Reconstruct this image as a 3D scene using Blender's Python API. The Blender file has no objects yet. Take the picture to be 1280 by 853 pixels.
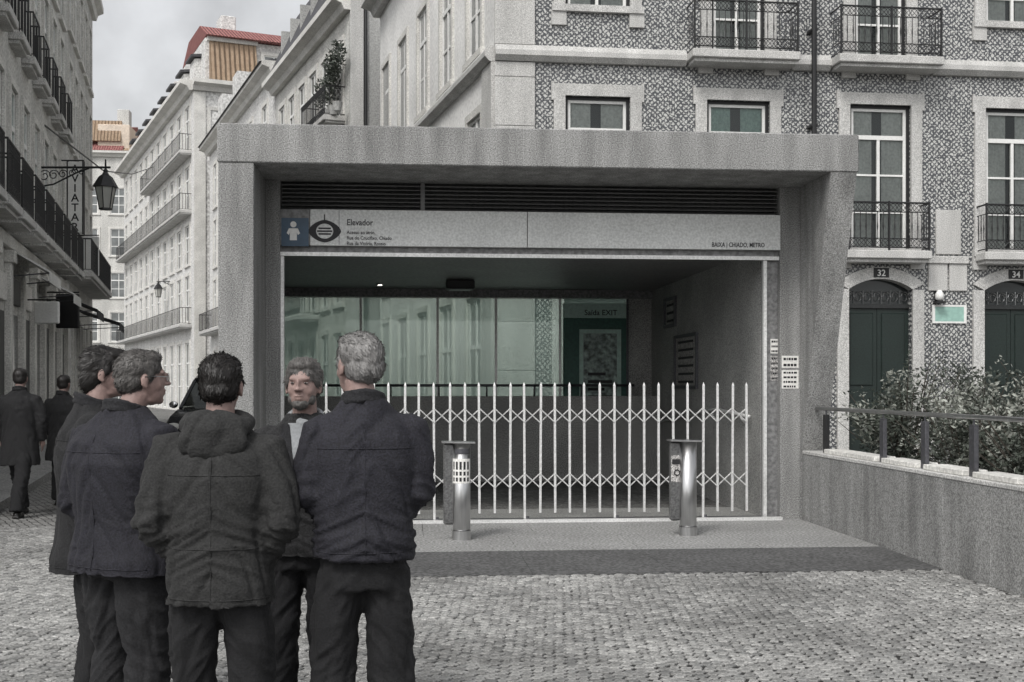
import bpy, bmesh, math, random
from mathutils import Vector, Matrix, noise
R = math.radians
rnd = random.Random(7)
scn = bpy.context.scene
col = scn.collection

# ------------------------------------------------------------------ camera, sky, sun, exposure
F = 1500.0; HOR = 482.0; EYE = 1.6                   # focal length and horizon of the photograph, in its pixels
cam_d = bpy.data.cameras.new('camera'); cam = bpy.data.objects.new('camera', cam_d); col.objects.link(cam)
cam.location = (0, 0, EYE); cam.rotation_euler = (R(90), 0, 0)
cam_d.sensor_width = 36; cam_d.lens = F / 1280 * 36
cam_d.shift_y = (HOR - 426.5) / 1280
cam_d.clip_start = .05; cam_d.clip_end = 3000
scn.camera = cam
SUN_EL, SUN_AZ = R(48), R(205)
w = bpy.data.worlds.new('World'); scn.world = w; w.use_nodes = True
nt = w.node_tree; nt.nodes.clear()
sky = nt.nodes.new('ShaderNodeTexSky'); sky.sky_type = 'NISHITA'; sky.sun_disc = False
sky.sun_elevation = SUN_EL; sky.sun_rotation = SUN_AZ; sky.air_density = 1.0; sky.dust_density = 3.0
hs = nt.nodes.new('ShaderNodeHueSaturation'); hs.inputs['Saturation'].default_value = .10
tc = nt.nodes.new('ShaderNodeTexCoord')
cn = nt.nodes.new('ShaderNodeTexNoise'); cn.inputs['Scale'].default_value = 7; cn.inputs['Detail'].default_value = 6
mr = nt.nodes.new('ShaderNodeMapRange'); mr.inputs['From Min'].default_value = .3; mr.inputs['From Max'].default_value = .7
mr.inputs['To Min'].default_value = .82; mr.inputs['To Max'].default_value = 1.62
mx = nt.nodes.new('ShaderNodeMix'); mx.data_type = 'RGBA'; mx.blend_type = 'MULTIPLY'; mx.inputs[0].default_value = 1
bg = nt.nodes.new('ShaderNodeBackground'); bg.inputs['Strength'].default_value = .15
wo = nt.nodes.new('ShaderNodeOutputWorld')
nt.links.new(sky.outputs[0], hs.inputs['Color']); nt.links.new(tc.outputs['Generated'], cn.inputs['Vector'])
nt.links.new(cn.outputs[0], mr.inputs[0]); nt.links.new(hs.outputs[0], mx.inputs[6]); nt.links.new(mr.outputs[0], mx.inputs[7])
nt.links.new(mx.outputs[2], bg.inputs['Color']); nt.links.new(bg.outputs[0], wo.inputs['Surface'])
sun_d = bpy.data.lights.new('sun', 'SUN'); sun_d.energy = 1.5; sun_d.angle = R(14); sun_d.color = (1, .97, .93)
sun = bpy.data.objects.new('sun', sun_d); col.objects.link(sun)
sd = Vector((math.sin(SUN_AZ) * math.cos(SUN_EL), math.cos(SUN_AZ) * math.cos(SUN_EL), math.sin(SUN_EL)))
sun.rotation_euler = sd.to_track_quat('Z', 'Y').to_euler()
scn.view_settings.view_transform = 'Standard'; scn.view_settings.look = 'None'
scn.view_settings.exposure = 0.06; scn.view_settings.gamma = 1

# ------------------------------------------------------------------ materials
MATS = {}
def base_mat(name, rough=.7, metal=0.0):
    m = bpy.data.materials.new(name); m.use_nodes = True
    b = m.node_tree.nodes['Principled BSDF']
    b.inputs['Roughness'].default_value = rough; b.inputs['Metallic'].default_value = metal
    MATS[name] = m
    return m, m.node_tree, b
def grain(name, c, amp=.25, scale=80, rough=.75, bump=.3, metal=0, big=.12, bigscale=1.3, stretch=None, spec=None, dist=.004):
    """colour with fine grain, broad unevenness and a fine relief"""
    m, t, b = base_mat(name, rough, metal)
    N = t.nodes; Lk = t.links.new
    tcn = N.new('ShaderNodeTexCoord'); src = tcn.outputs['Object']
    if stretch:
        mp = N.new('ShaderNodeMapping'); mp.inputs['Scale'].default_value = stretch; Lk(src, mp.inputs[0]); src = mp.outputs[0]
    n1 = N.new('ShaderNodeTexNoise'); n1.inputs['Scale'].default_value = scale; n1.inputs['Detail'].default_value = 3; Lk(src, n1.inputs['Vector'])
    n2 = N.new('ShaderNodeTexNoise'); n2.inputs['Scale'].default_value = bigscale; n2.inputs['Detail'].default_value = 6; 
    if name in ('concrete', 'limestone', 'plaster_grey', 'plaster_pale', 'plaster_white'):
        mp2 = N.new('ShaderNodeMapping'); mp2.inputs['Scale'].default_value = (2.2, 2.2, .35); Lk(tcn.outputs['Object'], mp2.inputs[0]); Lk(mp2.outputs[0], n2.inputs['Vector'])
    else: Lk(tcn.outputs['Object'], n2.inputs['Vector'])
    m1 = N.new('ShaderNodeMapRange'); m1.inputs['From Min'].default_value = .34; m1.inputs['From Max'].default_value = .66
    m1.inputs['To Min'].default_value = 1 - amp; m1.inputs['To Max'].default_value = 1 + amp; Lk(n1.outputs[0], m1.inputs[0])
    m2 = N.new('ShaderNodeMapRange'); m2.inputs['From Min'].default_value = .3; m2.inputs['From Max'].default_value = .7
    m2.inputs['To Min'].default_value = 1 - big; m2.inputs['To Max'].default_value = 1 + big; Lk(n2.outputs[0], m2.inputs[0])
    mu = N.new('ShaderNodeMath'); mu.operation = 'MULTIPLY'; Lk(m1.outputs[0], mu.inputs[0]); Lk(m2.outputs[0], mu.inputs[1])
    vm = N.new('ShaderNodeVectorMath'); vm.operation = 'SCALE'; vm.inputs[0].default_value = c; Lk(mu.outputs[0], vm.inputs['Scale'])
    Lk(vm.outputs[0], b.inputs['Base Color'])
    if name.startswith('cobble'):
        ge = N.new('ShaderNodeNewGeometry'); oi = N.new('ShaderNodeObjectInfo'); ad_ = N.new('ShaderNodeMath'); ad_.operation = 'ADD'; fr_ = N.new('ShaderNodeMath'); fr_.operation = 'FRACT'
        Lk(ge.outputs['Random Per Island'], ad_.inputs[0]); Lk(oi.outputs['Random'], ad_.inputs[1]); Lk(ad_.outputs[0], fr_.inputs[0])
        mr_ = N.new('ShaderNodeMapRange'); mr_.inputs['To Min'].default_value = .72; mr_.inputs['To Max'].default_value = 1.25; Lk(fr_.outputs[0], mr_.inputs[0])
        v2 = N.new('ShaderNodeVectorMath'); v2.operation = 'SCALE'; Lk(vm.outputs[0], v2.inputs[0]); Lk(mr_.outputs[0], v2.inputs['Scale']); Lk(v2.outputs[0], b.inputs['Base Color'])
    if bump:
        bp = N.new('ShaderNodeBump'); bp.inputs['Strength'].default_value = bump; bp.inputs['Distance'].default_value = dist
        Lk(n1.outputs[0], bp.inputs['Height']); Lk(bp.outputs[0], b.inputs['Normal'])
    if spec is not None: b.inputs['Specular IOR Level'].default_value = spec
    return m
grain('concrete', (.23, .23, .225), .5, 80, .85, .5, big=.3, bigscale=2.2)
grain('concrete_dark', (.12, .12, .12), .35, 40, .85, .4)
grain('interior_stone', (.32, .32, .31), .5, 60, .6, .4, big=.2)
grain('limestone', (.48, .475, .46), .4, 60, .8, .35, big=.16)
grain('limestone_pale', (.60, .59, .56), .22, 30, .8, .3, big=.14)
grain('plaster_grey', (.36, .36, .35), .22, 18, .9, .2, big=.2, bigscale=.5)
grain('plaster_pale', (.52, .515, .49), .3, 14, .9, .2, big=.22, bigscale=.4)
grain('plaster_white', (.60, .595, .58), .3, 8, .9, .2, big=.14, bigscale=.4)
grain('plaster_bright', (.74, .735, .72), .14, 12, .9, .2, big=.18, bigscale=.5)
grain('plaster_cream', (.62, .53, .44), .12, 8, .9, .2, big=.14, bigscale=.3)
grain('granite_pave', (.25, .25, .245), .55, 38, .8, .5, big=.12)
grain('granite_dark', (.085, .085, .085), .6, 34, .75, .5, big=.15)
grain('cobble_stone', (.245, .243, .235), .4, 60, .7, .5, big=.3, bigscale=.8)
grain('cobble_stone_dark', (.19, .19, .185), .3, 60, .7, .5, big=.3, bigscale=.8)
grain('white_paint', (.75, .75, .73), .06, 30, .5, .1)
grain('dark_panel', (.17, .17, .17), .35, 24, .45, .1)
grain('louver_grey', (.15, .15, .15), .2, 30, .5, .1, metal=.2)
grain('sign_panel', (.60, .61, .60), .16, 40, .45, .15, big=.08)
grain('sign_blue', (.02, .06, .11), .1, 20, .4, 0)
grain('ink', (.012, .012, .014), .1, 20, .6, 0)
grain('paper', (.72, .71, .68), .15, 60, .8, 0)
grain('paper_print', (.35, .34, .33), .9, 70, .7, 0, big=.4, bigscale=14)
grain('steel', (.52, .52, .52), .1, 30, .28, .05, metal=1, stretch=(1, 1, .1))
grain('steel_gate', (.68, .68, .67), .15, 50, .42, .1, metal=.35)
grain('steel_mid', (.20, .20, .20), .3, 50, .35, .1, metal=.8)
grain('steel_dark', (.10, .10, .11), .2, 40, .4, .1, metal=.6)
grain('iron_black', (.012, .012, .013), .3, 60, .5, .2)
grain('door_green', (.011, .020, .017), .3, 30, .45, .2)
grain('door_dark', (.02, .022, .022), .3, 30, .5, .2)
grain('leaf', (.060, .070, .056), .35, 18, .5, 0)
grain('leaf_pale', (.24, .25, .22), .35, 18, .5, 0)
grain('bark', (.06, .05, .04), .3, 60, .9, .5)
grain('soil', (.05, .042, .035), .4, 40, .95, .5)
grain('roof_slate', (.055, .055, .06), .35, 14, .7, .3)
grain('asphalt', (.06, .06, .06), .3, 60, .9, .4)
grain('tyre', (.015, .015, .016), .2, 50, .8, .2)
grain('car_paint', (.012, .013, .016), .1, 30, .2, 0)
grain('chrome', (.7, .7, .7), .05, 30, .12, 0, metal=1)
grain('skin', (.27, .185, .165), .10, 70, .55, .25, big=.1, bigscale=14, dist=.0015)
grain('hair_dark', (.014, .012, .011), .25, 160, .5, .3, stretch=(1, 1, .15))
grain('hair_brown', (.03, .023, .018), .25, 160, .5, .3, stretch=(1, 1, .15))
grain('hair_grey', (.20, .195, .19), .25, 160, .55, .3, stretch=(1, 1, .15))
grain('hair_mixed', (.075, .07, .066), .3, 160, .55, .3, stretch=(1, 1, .15))
grain('coat_charcoal', (.016, .016, .017), .55, 130, .9, .8, big=.15, bigscale=4)
grain('coat_black', (.010, .010, .011), .5, 130, .9, .8, big=.15, bigscale=4)
grain('coat_navy', (.0115, .0112, .0165), .5, 130, .85, .8, big=.15, bigscale=4)
grain('coat_olive', (.019, .019, .0188), .35, 120, .88, .8, big=.2, bigscale=4)
grain('wool_dark', (.014, .014, .016), .4, 120, .95, .8)
grain('trouser_grey', (.011, .011, .0125), .4, 130, .9, .6, big=.15, bigscale=4)
grain('trouser_black', (.007, .007, .008), .4, 130, .9, .6)
grain('shirt', (.26, .27, .28), .1, 100, .8, .3)
grain('leather', (.012, .011, .01), .3, 60, .35, .3)
grain('eye_white', (.20, .18, .17), .03, 60, .3, 0)
grain('awning_white', (.62, .62, .6), .1, 30, .9, .2)
grain('awning_dark', (.03, .03, .032), .2, 30, .9, .2)

def glassy(name, c, rough=.08, var=.3, sc=1.2):
    m, t, b = base_mat(name, rough)
    N = t.nodes; Lk = t.links.new
    tcn = N.new('ShaderNodeTexCoord'); n = N.new('ShaderNodeTexNoise'); n.inputs['Scale'].default_value = sc
    Lk(tcn.outputs['Object'], n.inputs['Vector'])
    mm = N.new('ShaderNodeMapRange'); mm.inputs['From Min'].default_value = .3; mm.inputs['From Max'].default_value = .7
    mm.inputs['To Min'].default_value = 1 - var; mm.inputs['To Max'].default_value = 1 + var; Lk(n.outputs[0], mm.inputs[0])
    vm = N.new('ShaderNodeVectorMath'); vm.operation = 'SCALE'; vm.inputs[0].default_value = c; Lk(mm.outputs[0], vm.inputs['Scale'])
    Lk(vm.outputs[0], b.inputs['Base Color'])
    return m
glassy('pane_dark', (.03, .035, .036)); glassy('pane_grey', (.16, .17, .17), .15); glassy('pane_green', (.10, .17, .15), .12)
glassy('lamp_glass', (.45, .45, .42), .3)
def clear_glass(name, tint, gloss=.08):
    m = bpy.data.materials.new(name); m.use_nodes = True; t = m.node_tree; t.nodes.clear(); N = t.nodes; Lk = t.links.new
    tr = N.new('ShaderNodeBsdfTransparent'); tr.inputs[0].default_value = (*tint, 1)
    gl = N.new('ShaderNodeBsdfGlossy'); gl.inputs['Roughness'].default_value = .03; gl.inputs[0].default_value = (.9, .95, .93, 1)
    fr = N.new('ShaderNodeFresnel'); fr.inputs['IOR'].default_value = 1.5
    mi = N.new('ShaderNodeMixShader'); o = N.new('ShaderNodeOutputMaterial')
    Lk(fr.outputs[0], mi.inputs[0]); Lk(tr.outputs[0], mi.inputs[1]); Lk(gl.outputs[0], mi.inputs[2]); Lk(mi.outputs[0], o.inputs[0])
    MATS[name] = m
clear_glass('tinted_glass', (.90, .965, .93))
_t = MATS['tinted_glass'].node_tree; _tl = _t.nodes.new('ShaderNodeBsdfTranslucent'); _tl.inputs[0].default_value = (.74, .93, .86, 1); _m2 = _t.nodes.new('ShaderNodeMixShader'); _m2.inputs[0].default_value = .30
_tr = [n for n in _t.nodes if n.type == 'BSDF_TRANSPARENT'][0]; _mi = [n for n in _t.nodes if n.type == 'MIX_SHADER' and n is not _m2 and n.inputs[0].is_linked][0]
_t.links.new(_tr.outputs[0], _m2.inputs[1]); _t.links.new(_tl.outputs[0], _m2.inputs[2]); _t.links.new(_m2.outputs[0], _mi.inputs[1]); clear_glass('windscreen_glass', (.35, .38, .37)); clear_glass('spectacle_glass', (.85, .88, .88))

def azulejo():
    """small patterned wall tiles, 14 cm square: rings round the tile centres and corner motifs, dark on pale"""
    m, t, b = base_mat('azulejo', .22)
    N = t.nodes; Lk = t.links.new
    tcn = N.new('ShaderNodeTexCoord'); sp = N.new('ShaderNodeSeparateXYZ'); Lk(tcn.outputs['Object'], sp.inputs[0])
    def mth(op, a, bb=None, c=None):
        n = N.new('ShaderNodeMath'); n.operation = op
        for i, v in enumerate((a, bb, c)):
            if v is None: continue
            if isinstance(v, (int, float)): n.inputs[i].default_value = v
            else: Lk(v, n.inputs[i])
        return n.outputs[0]
    P = .11
    fx = mth('SUBTRACT', mth('FRACT', mth('DIVIDE', sp.outputs['X'], P)), .5)
    fz = mth('SUBTRACT', mth('FRACT', mth('DIVIDE', sp.outputs['Z'], P)), .5)
    nz = N.new('ShaderNodeTexNoise'); nz.inputs['Scale'].default_value = 14; nz.inputs['Detail'].default_value = 3; Lk(tcn.outputs['Object'], nz.inputs['Vector'])
    sc3 = N.new('ShaderNodeSeparateColor'); Lk(nz.outputs['Color'], sc3.inputs[0])
    wx = mth('ADD', mth('DIVIDE', sp.outputs['X'], P), mth('MULTIPLY', mth('SUBTRACT', sc3.outputs[0], .5), 1.1))
    wz = mth('ADD', mth('DIVIDE', sp.outputs['Z'], P), mth('MULTIPLY', mth('SUBTRACT', sc3.outputs[1], .5), 1.1))
    TP = 6.2832
    c1 = mth('MULTIPLY', mth('COSINE', mth('MULTIPLY', wx, TP)), mth('COSINE', mth('MULTIPLY', wz, TP)))
    c2 = mth('MULTIPLY', mth('COSINE', mth('MULTIPLY', mth('ADD', wx, wz), TP * 1.0)), mth('COSINE', mth('MULTIPLY', mth('SUBTRACT', wx, wz), TP * 1.0)))
    v = mth('ADD', mth('ADD', c1, mth('MULTIPLY', c2, .9)), mth('MULTIPLY', mth('SUBTRACT', sc3.outputs[2], .5), 2.0))
    st = N.new('ShaderNodeMapRange'); st.inputs['From Min'].default_value = -.25; st.inputs['From Max'].default_value = .35; Lk(v, st.inputs[0])
    mixc = N.new('ShaderNodeMix'); mixc.data_type = 'RGBA'; Lk(st.outputs[0], mixc.inputs[0])
    mixc.inputs[6].default_value = (.07, .073, .08, 1); mixc.inputs[7].default_value = (.54, .54, .52, 1)
    ed = mth('MAXIMUM', mth('ABSOLUTE', fx), mth('ABSOLUTE', fz))
    jt = mth('GREATER_THAN', ed, .492)
    mix2 = N.new('ShaderNodeMix'); mix2.data_type = 'RGBA'; Lk(jt, mix2.inputs[0]); Lk(mixc.outputs[2], mix2.inputs[6]); mix2.inputs[7].default_value = (.2, .2, .19, 1)
    Lk(mix2.outputs[2], b.inputs['Base Color'])
    bp = N.new('ShaderNodeBump'); bp.inputs['Strength'].default_value = .5; bp.inputs['Distance'].default_value = .004; bp.invert = True
    Lk(jt, bp.inputs['Height']); Lk(bp.outputs[0], b.inputs['Normal'])
azulejo()
def tile_mat(name, c1, c2, pitch=.22):
    m, t, b = base_mat(name, .85)
    N = t.nodes; Lk = t.links.new
    tcn = N.new('ShaderNodeTexCoord'); nz = N.new('ShaderNodeTexNoise'); nz.inputs['Scale'].default_value = 3.5; nz.inputs['Detail'].default_value = 5
    Lk(tcn.outputs['Object'], nz.inputs['Vector'])
    wv = N.new('ShaderNodeTexWave'); wv.bands_direction = 'X'; wv.inputs['Scale'].default_value = 1 / pitch / 3.2; wv.inputs['Distortion'].default_value = .6
    Lk(tcn.outputs['Object'], wv.inputs['Vector'])
    wz = N.new('ShaderNodeTexWave'); wz.bands_direction = 'Z'; wz.wave_profile = 'SAW'; wz.inputs['Scale'].default_value = 1.0; Lk(tcn.outputs['Object'], wz.inputs['Vector'])
    mi = N.new('ShaderNodeMix'); mi.data_type = 'RGBA'; mi.inputs[6].default_value = (*c1, 1); mi.inputs[7].default_value = (*c2, 1); Lk(nz.outputs[0], mi.inputs[0])
    Lk(mi.outputs[2], b.inputs['Base Color'])
    ad = N.new('ShaderNodeMath'); ad.operation = 'ADD'; Lk(wv.outputs[1], ad.inputs[0]); Lk(wz.outputs[1], ad.inputs[1])
    bp = N.new('ShaderNodeBump'); bp.inputs['Strength'].default_value = 1; bp.inputs['Distance'].default_value = .12
    Lk(ad.outputs[0], bp.inputs['Height']); Lk(bp.outputs[0], b.inputs['Normal'])
tile_mat('roof_orange', (.30, .20, .13), (.50, .38, .27), .3); tile_mat('roof_red', (.22, .07, .07), (.42, .20, .18))
def pave_mat():
    """far paving: small square limestone setts with dark joints"""
    m, t, b = base_mat('setts_far', .8)
    N = t.nodes; Lk = t.links.new
    tcn = N.new('ShaderNodeTexCoord'); mp = N.new('ShaderNodeMapping'); mp.inputs['Rotation'].default_value = (0, 0, R(60)); Lk(tcn.outputs['Object'], mp.inputs[0])
    vo = N.new('ShaderNodeTexVoronoi'); vo.feature = 'DISTANCE_TO_EDGE'; vo.inputs['Scale'].default_value = 12; vo.inputs['Randomness'].default_value = .35; Lk(mp.outputs[0], vo.inputs['Vector'])
    vc = N.new('ShaderNodeTexVoronoi'); vc.inputs['Scale'].default_value = 12; vc.inputs['Randomness'].default_value = .35; Lk(mp.outputs[0], vc.inputs['Vector'])
    nz = N.new('ShaderNodeTexNoise'); nz.inputs['Scale'].default_value = .6; nz.inputs['Detail'].default_value = 5; Lk(tcn.outputs['Object'], nz.inputs['Vector'])
    st = N.new('ShaderNodeMapRange'); st.inputs['From Min'].default_value = .03; st.inputs['From Max'].default_value = .11; Lk(vo.outputs['Distance'], st.inputs[0])
    sp = N.new('ShaderNodeSeparateColor'); Lk(vc.outputs['Color'], sp.inputs[0])
    m1 = N.new('ShaderNodeMapRange'); m1.inputs['To Min'].default_value = .65; m1.inputs['To Max'].default_value = 1.25; Lk(sp.outputs[0], m1.inputs[0])
    m2 = N.new('ShaderNodeMapRange'); m2.inputs['From Min'].default_value = .3; m2.inputs['From Max'].default_value = .7; m2.inputs['To Min'].default_value = .75; m2.inputs['To Max'].default_value = 1.15; Lk(nz.outputs[0], m2.inputs[0])
    mu = N.new('ShaderNodeMath'); mu.operation = 'MULTIPLY'; Lk(m1.outputs[0], mu.inputs[0]); Lk(m2.outputs[0], mu.inputs[1])
    vm = N.new('ShaderNodeVectorMath'); vm.operation = 'SCALE'; vm.inputs[0].default_value = (.235, .233, .225); Lk(mu.outputs[0], vm.inputs['Scale'])
    mi = N.new('ShaderNodeMix'); mi.data_type = 'RGBA'; Lk(st.outputs[0], mi.inputs[0]); mi.inputs[6].default_value = (.025, .024, .022, 1); Lk(vm.outputs[0], mi.inputs[7])
    Lk(mi.outputs[2], b.inputs['Base Color'])
    bp = N.new('ShaderNodeBump'); bp.inputs['Strength'].default_value = .8; bp.inputs['Distance'].default_value = .015; Lk(st.outputs[0], bp.inputs['Height']); Lk(bp.outputs[0], b.inputs['Normal'])
pave_mat()
grain('curtain', (.44, .44, .42), .15, 20, .9, 0); grain('curtain_green', (.28, .36, .33), .15, 20, .9, 0)
M = MATS

# ------------------------------------------------------------------ mesh helpers
class MB:
    def __init__(s): s.v = []; s.f = []
    def add(s, vs, fs, mat=None):
        n = len(s.v)
        s.v += [tuple(mat @ Vector(p)) if mat else tuple(p) for p in vs]
        s.f += [tuple(n + i for i in f) for f in fs]; return s
    def box(s, x0, x1, y0, y1, z0, z1, mat=None):
        vs = [(x, y, z) for z in (z0, z1) for y in (y0, y1) for x in (x0, x1)]
        return s.add(vs, [(0, 2, 3, 1), (4, 5, 7, 6), (0, 1, 5, 4), (2, 6, 7, 3), (0, 4, 6, 2), (1, 3, 7, 5)], mat)
    def bbox(s, x0, x1, y0, y1, z0, z1, b=.01, mat=None):
        """box with chamfered edges"""
        def ring(z, k): return [(x0 + k + (b - k if k < b else 0) * 0, y0 + k, z)]
        vs = []
        for z, k in ((z0, b), (z0 + b, 0), (z1 - b, 0), (z1, b)):
            c = b if k == 0 else b
            vs += [(x0 + k + c, y0 + k, z), (x1 - k - c, y0 + k, z), (x1 - k, y0 + k + c, z), (x1 - k, y1 - k - c, z),
                   (x1 - k - c, y1 - k, z), (x0 + k + c, y1 - k, z), (x0 + k, y1 - k - c, z), (x0 + k, y0 + k + c, z)]
        fs = [tuple(reversed(range(8))), tuple(range(24, 32))]
        for r in range(3):
            for i in range(8):
                j = (i + 1) % 8; fs.append((r * 8 + i, r * 8 + j, r * 8 + 8 + j, r * 8 + 8 + i))
        return s.add(vs, fs, mat)
    def prism(s, poly, y0, y1, axis='y', mat=None):
        """polygon in the (x,z) plane pushed from y0 to y1; axis x: polygon in (y,z)"""
        n = len(poly)
        if axis == 'y': vs = [(a, y0, b) for a, b in poly] + [(a, y1, b) for a, b in poly]
        elif axis == 'x': vs = [(y0, a, b) for a, b in poly] + [(y1, a, b) for a, b in poly]
        else: vs = [(a, b, y0) for a, b in poly] + [(a, b, y1) for a, b in poly]
        fs = [tuple(range(n)), tuple(reversed(range(n, 2 * n)))] + [(i, i + n, (i + 1) % n + n, (i + 1) % n) for i in range(n)]
        return s.add(vs, fs, mat)
    def tube(s, pts, r, n=6, closed=False, cap=True):
        pts = [Vector(p) for p in pts]; m = len(pts); base = len(s.v)
        rs = r if isinstance(r, (list, tuple)) else [r] * m
        up = Vector((0, 0, 1)); prev = None
        for i, p in enumerate(pts):
            if closed: d = pts[(i + 1) % m] - pts[i - 1]
            else: d = pts[min(i + 1, m - 1)] - pts[max(i - 1, 0)]
            d.normalize()
            a = prev if prev is not None else (up if abs(d.z) < .9 else Vector((1, 0, 0)))
            x = (a - d * a.dot(d))
            if x.length < 1e-5: x = d.orthogonal()
            x.normalize(); prev = x; y = d.cross(x)
            for k in range(n):
                t = 2 * math.pi * k / n
                s.v.append(tuple(p + (x * math.cos(t) + y * math.sin(t)) * rs[i]))
        for i in range(m if closed else m - 1):
            for k in range(n):
                j = (i + 1) % m; l = (k + 1) % n
                s.f.append((base + i * n + k, base + i * n + l, base + j * n + l, base + j * n + k))
        if cap and not closed:
            s.f.append(tuple(base + k for k in reversed(range(n)))); s.f.append(tuple(base + (m - 1) * n + k for k in range(n)))
        return s
    def lathe(s, prof, n=24, c=(0, 0), mat=None):
        vs = []; fs = []
        for r, z in prof:
            for k in range(n):
                t = 2 * math.pi * k / n; vs.append((c[0] + r * math.cos(t), c[1] + r * math.sin(t), z))
        for i in range(len(prof) - 1):
            for k in range(n):
                l = (k + 1) % n; fs.append((i * n + k, i * n + l, (i + 1) * n + l, (i + 1) * n + k))
        fs.append(tuple(reversed(range(n)))); fs.append(tuple((len(prof) - 1) * n + k for k in range(n)))
        return s.add(vs, fs, mat)
    def ell(s, c, r, n=16, m=10, rot=None):
        vs = []; fs = []; mt = Matrix.Translation(c) @ (rot.to_4x4() if rot else Matrix.Identity(4))
        for i in range(m + 1):
            p = math.pi * i / m
            for k in range(n):
                t = 2 * math.pi * k / n
                vs.append((r[0] * max(math.sin(p), .004) * math.cos(t), r[1] * max(math.sin(p), .004) * math.sin(t), -r[2] * math.cos(p)))
        for i in range(m):
            for k in range(n):
                l = (k + 1) % n; fs.append((i * n + k, i * n + l, (i + 1) * n + l, (i + 1) * n + k))
        fs.append(tuple(reversed(range(n)))); fs.append(tuple(m * n + k for k in range(n)))
        return s.add(vs, fs, mt)
    def loft(s, secs, n=28, power=2.4):
        """closed stack of horizontal super-ellipses: (cx, cy, z, rx, ry)"""
        base = len(s.v)
        for cx, cy, z, rx, ry in secs:
            for k in range(n):
                t = 2 * math.pi * k / n; c, q = math.cos(t), math.sin(t)
                e = 2 / power
                s.v.append((cx + rx * math.copysign(abs(c) ** e, c), cy + ry * math.copysign(abs(q) ** e, q), z))
        for i in range(len(secs) - 1):
            for k in range(n):
                l = (k + 1) % n; s.f.append((base + i * n + k, base + i * n + l, base + (i + 1) * n + l, base + (i + 1) * n + k))
        s.f.append(tuple(base + k for k in reversed(range(n)))); s.f.append(tuple(base + (len(secs) - 1) * n + k for k in range(n)))
        return s
    def mesh(s, name, mat=None, smooth=False):
        me = bpy.data.meshes.new(name); me.from_pydata(s.v, [], s.f); me.update()
        if mat: me.materials.append(M[mat] if isinstance(mat, str) else mat)
        if smooth: me.shade_smooth()
        return me
    def build(s, name, mat, parent=None, smooth=False, loc=None):
        return link(name, s.mesh(name, mat, smooth), parent, loc)
def link(name, me, parent=None, loc=None, rz=0):
    o = bpy.data.objects.new(name, me); col.objects.link(o)
    if parent: o.parent = parent
    if loc: o.location = loc
    if rz: o.rotation_euler.z = rz
    return o
def tag(o, label, cat=None, group=None, kind=None):
    if label: o['label'] = label
    if cat: o['category'] = cat
    if group: o['group'] = group
    if kind: o['kind'] = kind
    return o
def thing(name, label, cat, loc=(0, 0, 0), rz=0, group=None):
    o = link(name, None, None, loc, rz); return tag(o, label, cat, group)
def struct(o): o['kind'] = 'structure'; return o
def text_mesh(txt, size, mat, ext=.002, align='LEFT', sx=1.0, space=1.0):
    """lettering lying in the local (x,z) plane, reading from -y"""
    c = bpy.data.curves.new('lettering', 'FONT'); c.body = txt; c.size = size; c.extrude = ext; c.align_x = align; c.offset = size * .012
    c.resolution_u = 3; c.space_line = space
    o = bpy.data.objects.new('lettering', c); col.objects.link(o)
    dg = bpy.context.evaluated_depsgraph_get(); me = bpy.data.meshes.new_from_object(o.evaluated_get(dg))
    bpy.data.objects.remove(o); me.materials.clear(); me.materials.append(M[mat])
    me.transform(Matrix.Rotation(R(90), 4, 'X') @ Matrix.Diagonal((sx, 1, 1, 1))); me.name = 'lettering'
    return me
class Frame:
    def __init__(s, ox, oy, ang): s.ox, s.oy, s.a = ox, oy, ang; s.c, s.s = math.cos(ang), math.sin(ang)
    def S(s, px, t=0.0):
        k = (px - 640) / F
        return (k * (s.oy + t * s.c) - s.ox + t * s.s) / (s.c - k * s.s)
    def Y(s, x, t=0.0): return s.oy + x * s.s + t * s.c
    def at(s, px, py, t=0.0):
        x = s.S(px, t); return x, EYE + (HOR - py) / F * s.Y(x, t)
    def w(s, x, t=0.0): return (s.ox + x * s.c - t * s.s, s.oy + x * s.s + t * s.c)
    def inv(s, X, Y): dx, dy = X - s.ox, Y - s.oy; return dx * s.c + dy * s.s, -dx * s.s + dy * s.c
def frame_between(A, B): return Frame(A[0], A[1], math.atan2(B[1] - A[1], B[0] - A[0])), math.hypot(B[0] - A[0], B[1] - A[1])

# ------------------------------------------------------------------ ground
E = Frame(0, 13.83, R(5.0))                      # the metro entrance: s along its front, t away from us
T_BAND, T_PLAT = -3.76, -2.40
WALL_S = 3.42
g = MB(); g.add([(-400, -60, 0), (400, -60, 0), (400, 500, 0), (-400, 500, 0)], [(0, 1, 2, 3)])
ground = struct(g.build('ground', 'setts_far'))
# setts near the camera: each a chamfered stone, laid on a grid turned 60 degrees
def cobble_mesh(k):
    r = random.Random(k); a, b = .0312 + r.uniform(-.004, .002), .0295 + r.uniform(-.005, .002); h = .0125 + r.uniform(-.002, .002)
    j = lambda q: q + r.uniform(-.0055, .0055)
    m = MB(); lo = [(j(-a), j(-b)), (j(a), j(-b)), (j(a), j(b)), (j(-a), j(b))]
    m.v = [(x, y, 0) for x, y in lo] + [(x, y, h - .005) for x, y in lo] + [(x * .84, y * .84, h) for x, y in lo]
    for q in (0, 4):
        for i in range(4): jn = (i + 1) % 4; m.f.append((q + i, q + jn, q + 4 + jn, q + 4 + i))
    m.f.append((8, 9, 10, 11)); return m
stones = [cobble_mesh(k) for k in range(8)]
stone_me = [s_.mesh('cobble', 'cobble_stone' if i < 6 else 'cobble_stone_dark') for i, s_ in enumerate(stones)]
spots = []
ang = R(62); ca, sa = math.cos(ang), math.sin(ang); P = .071
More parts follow.
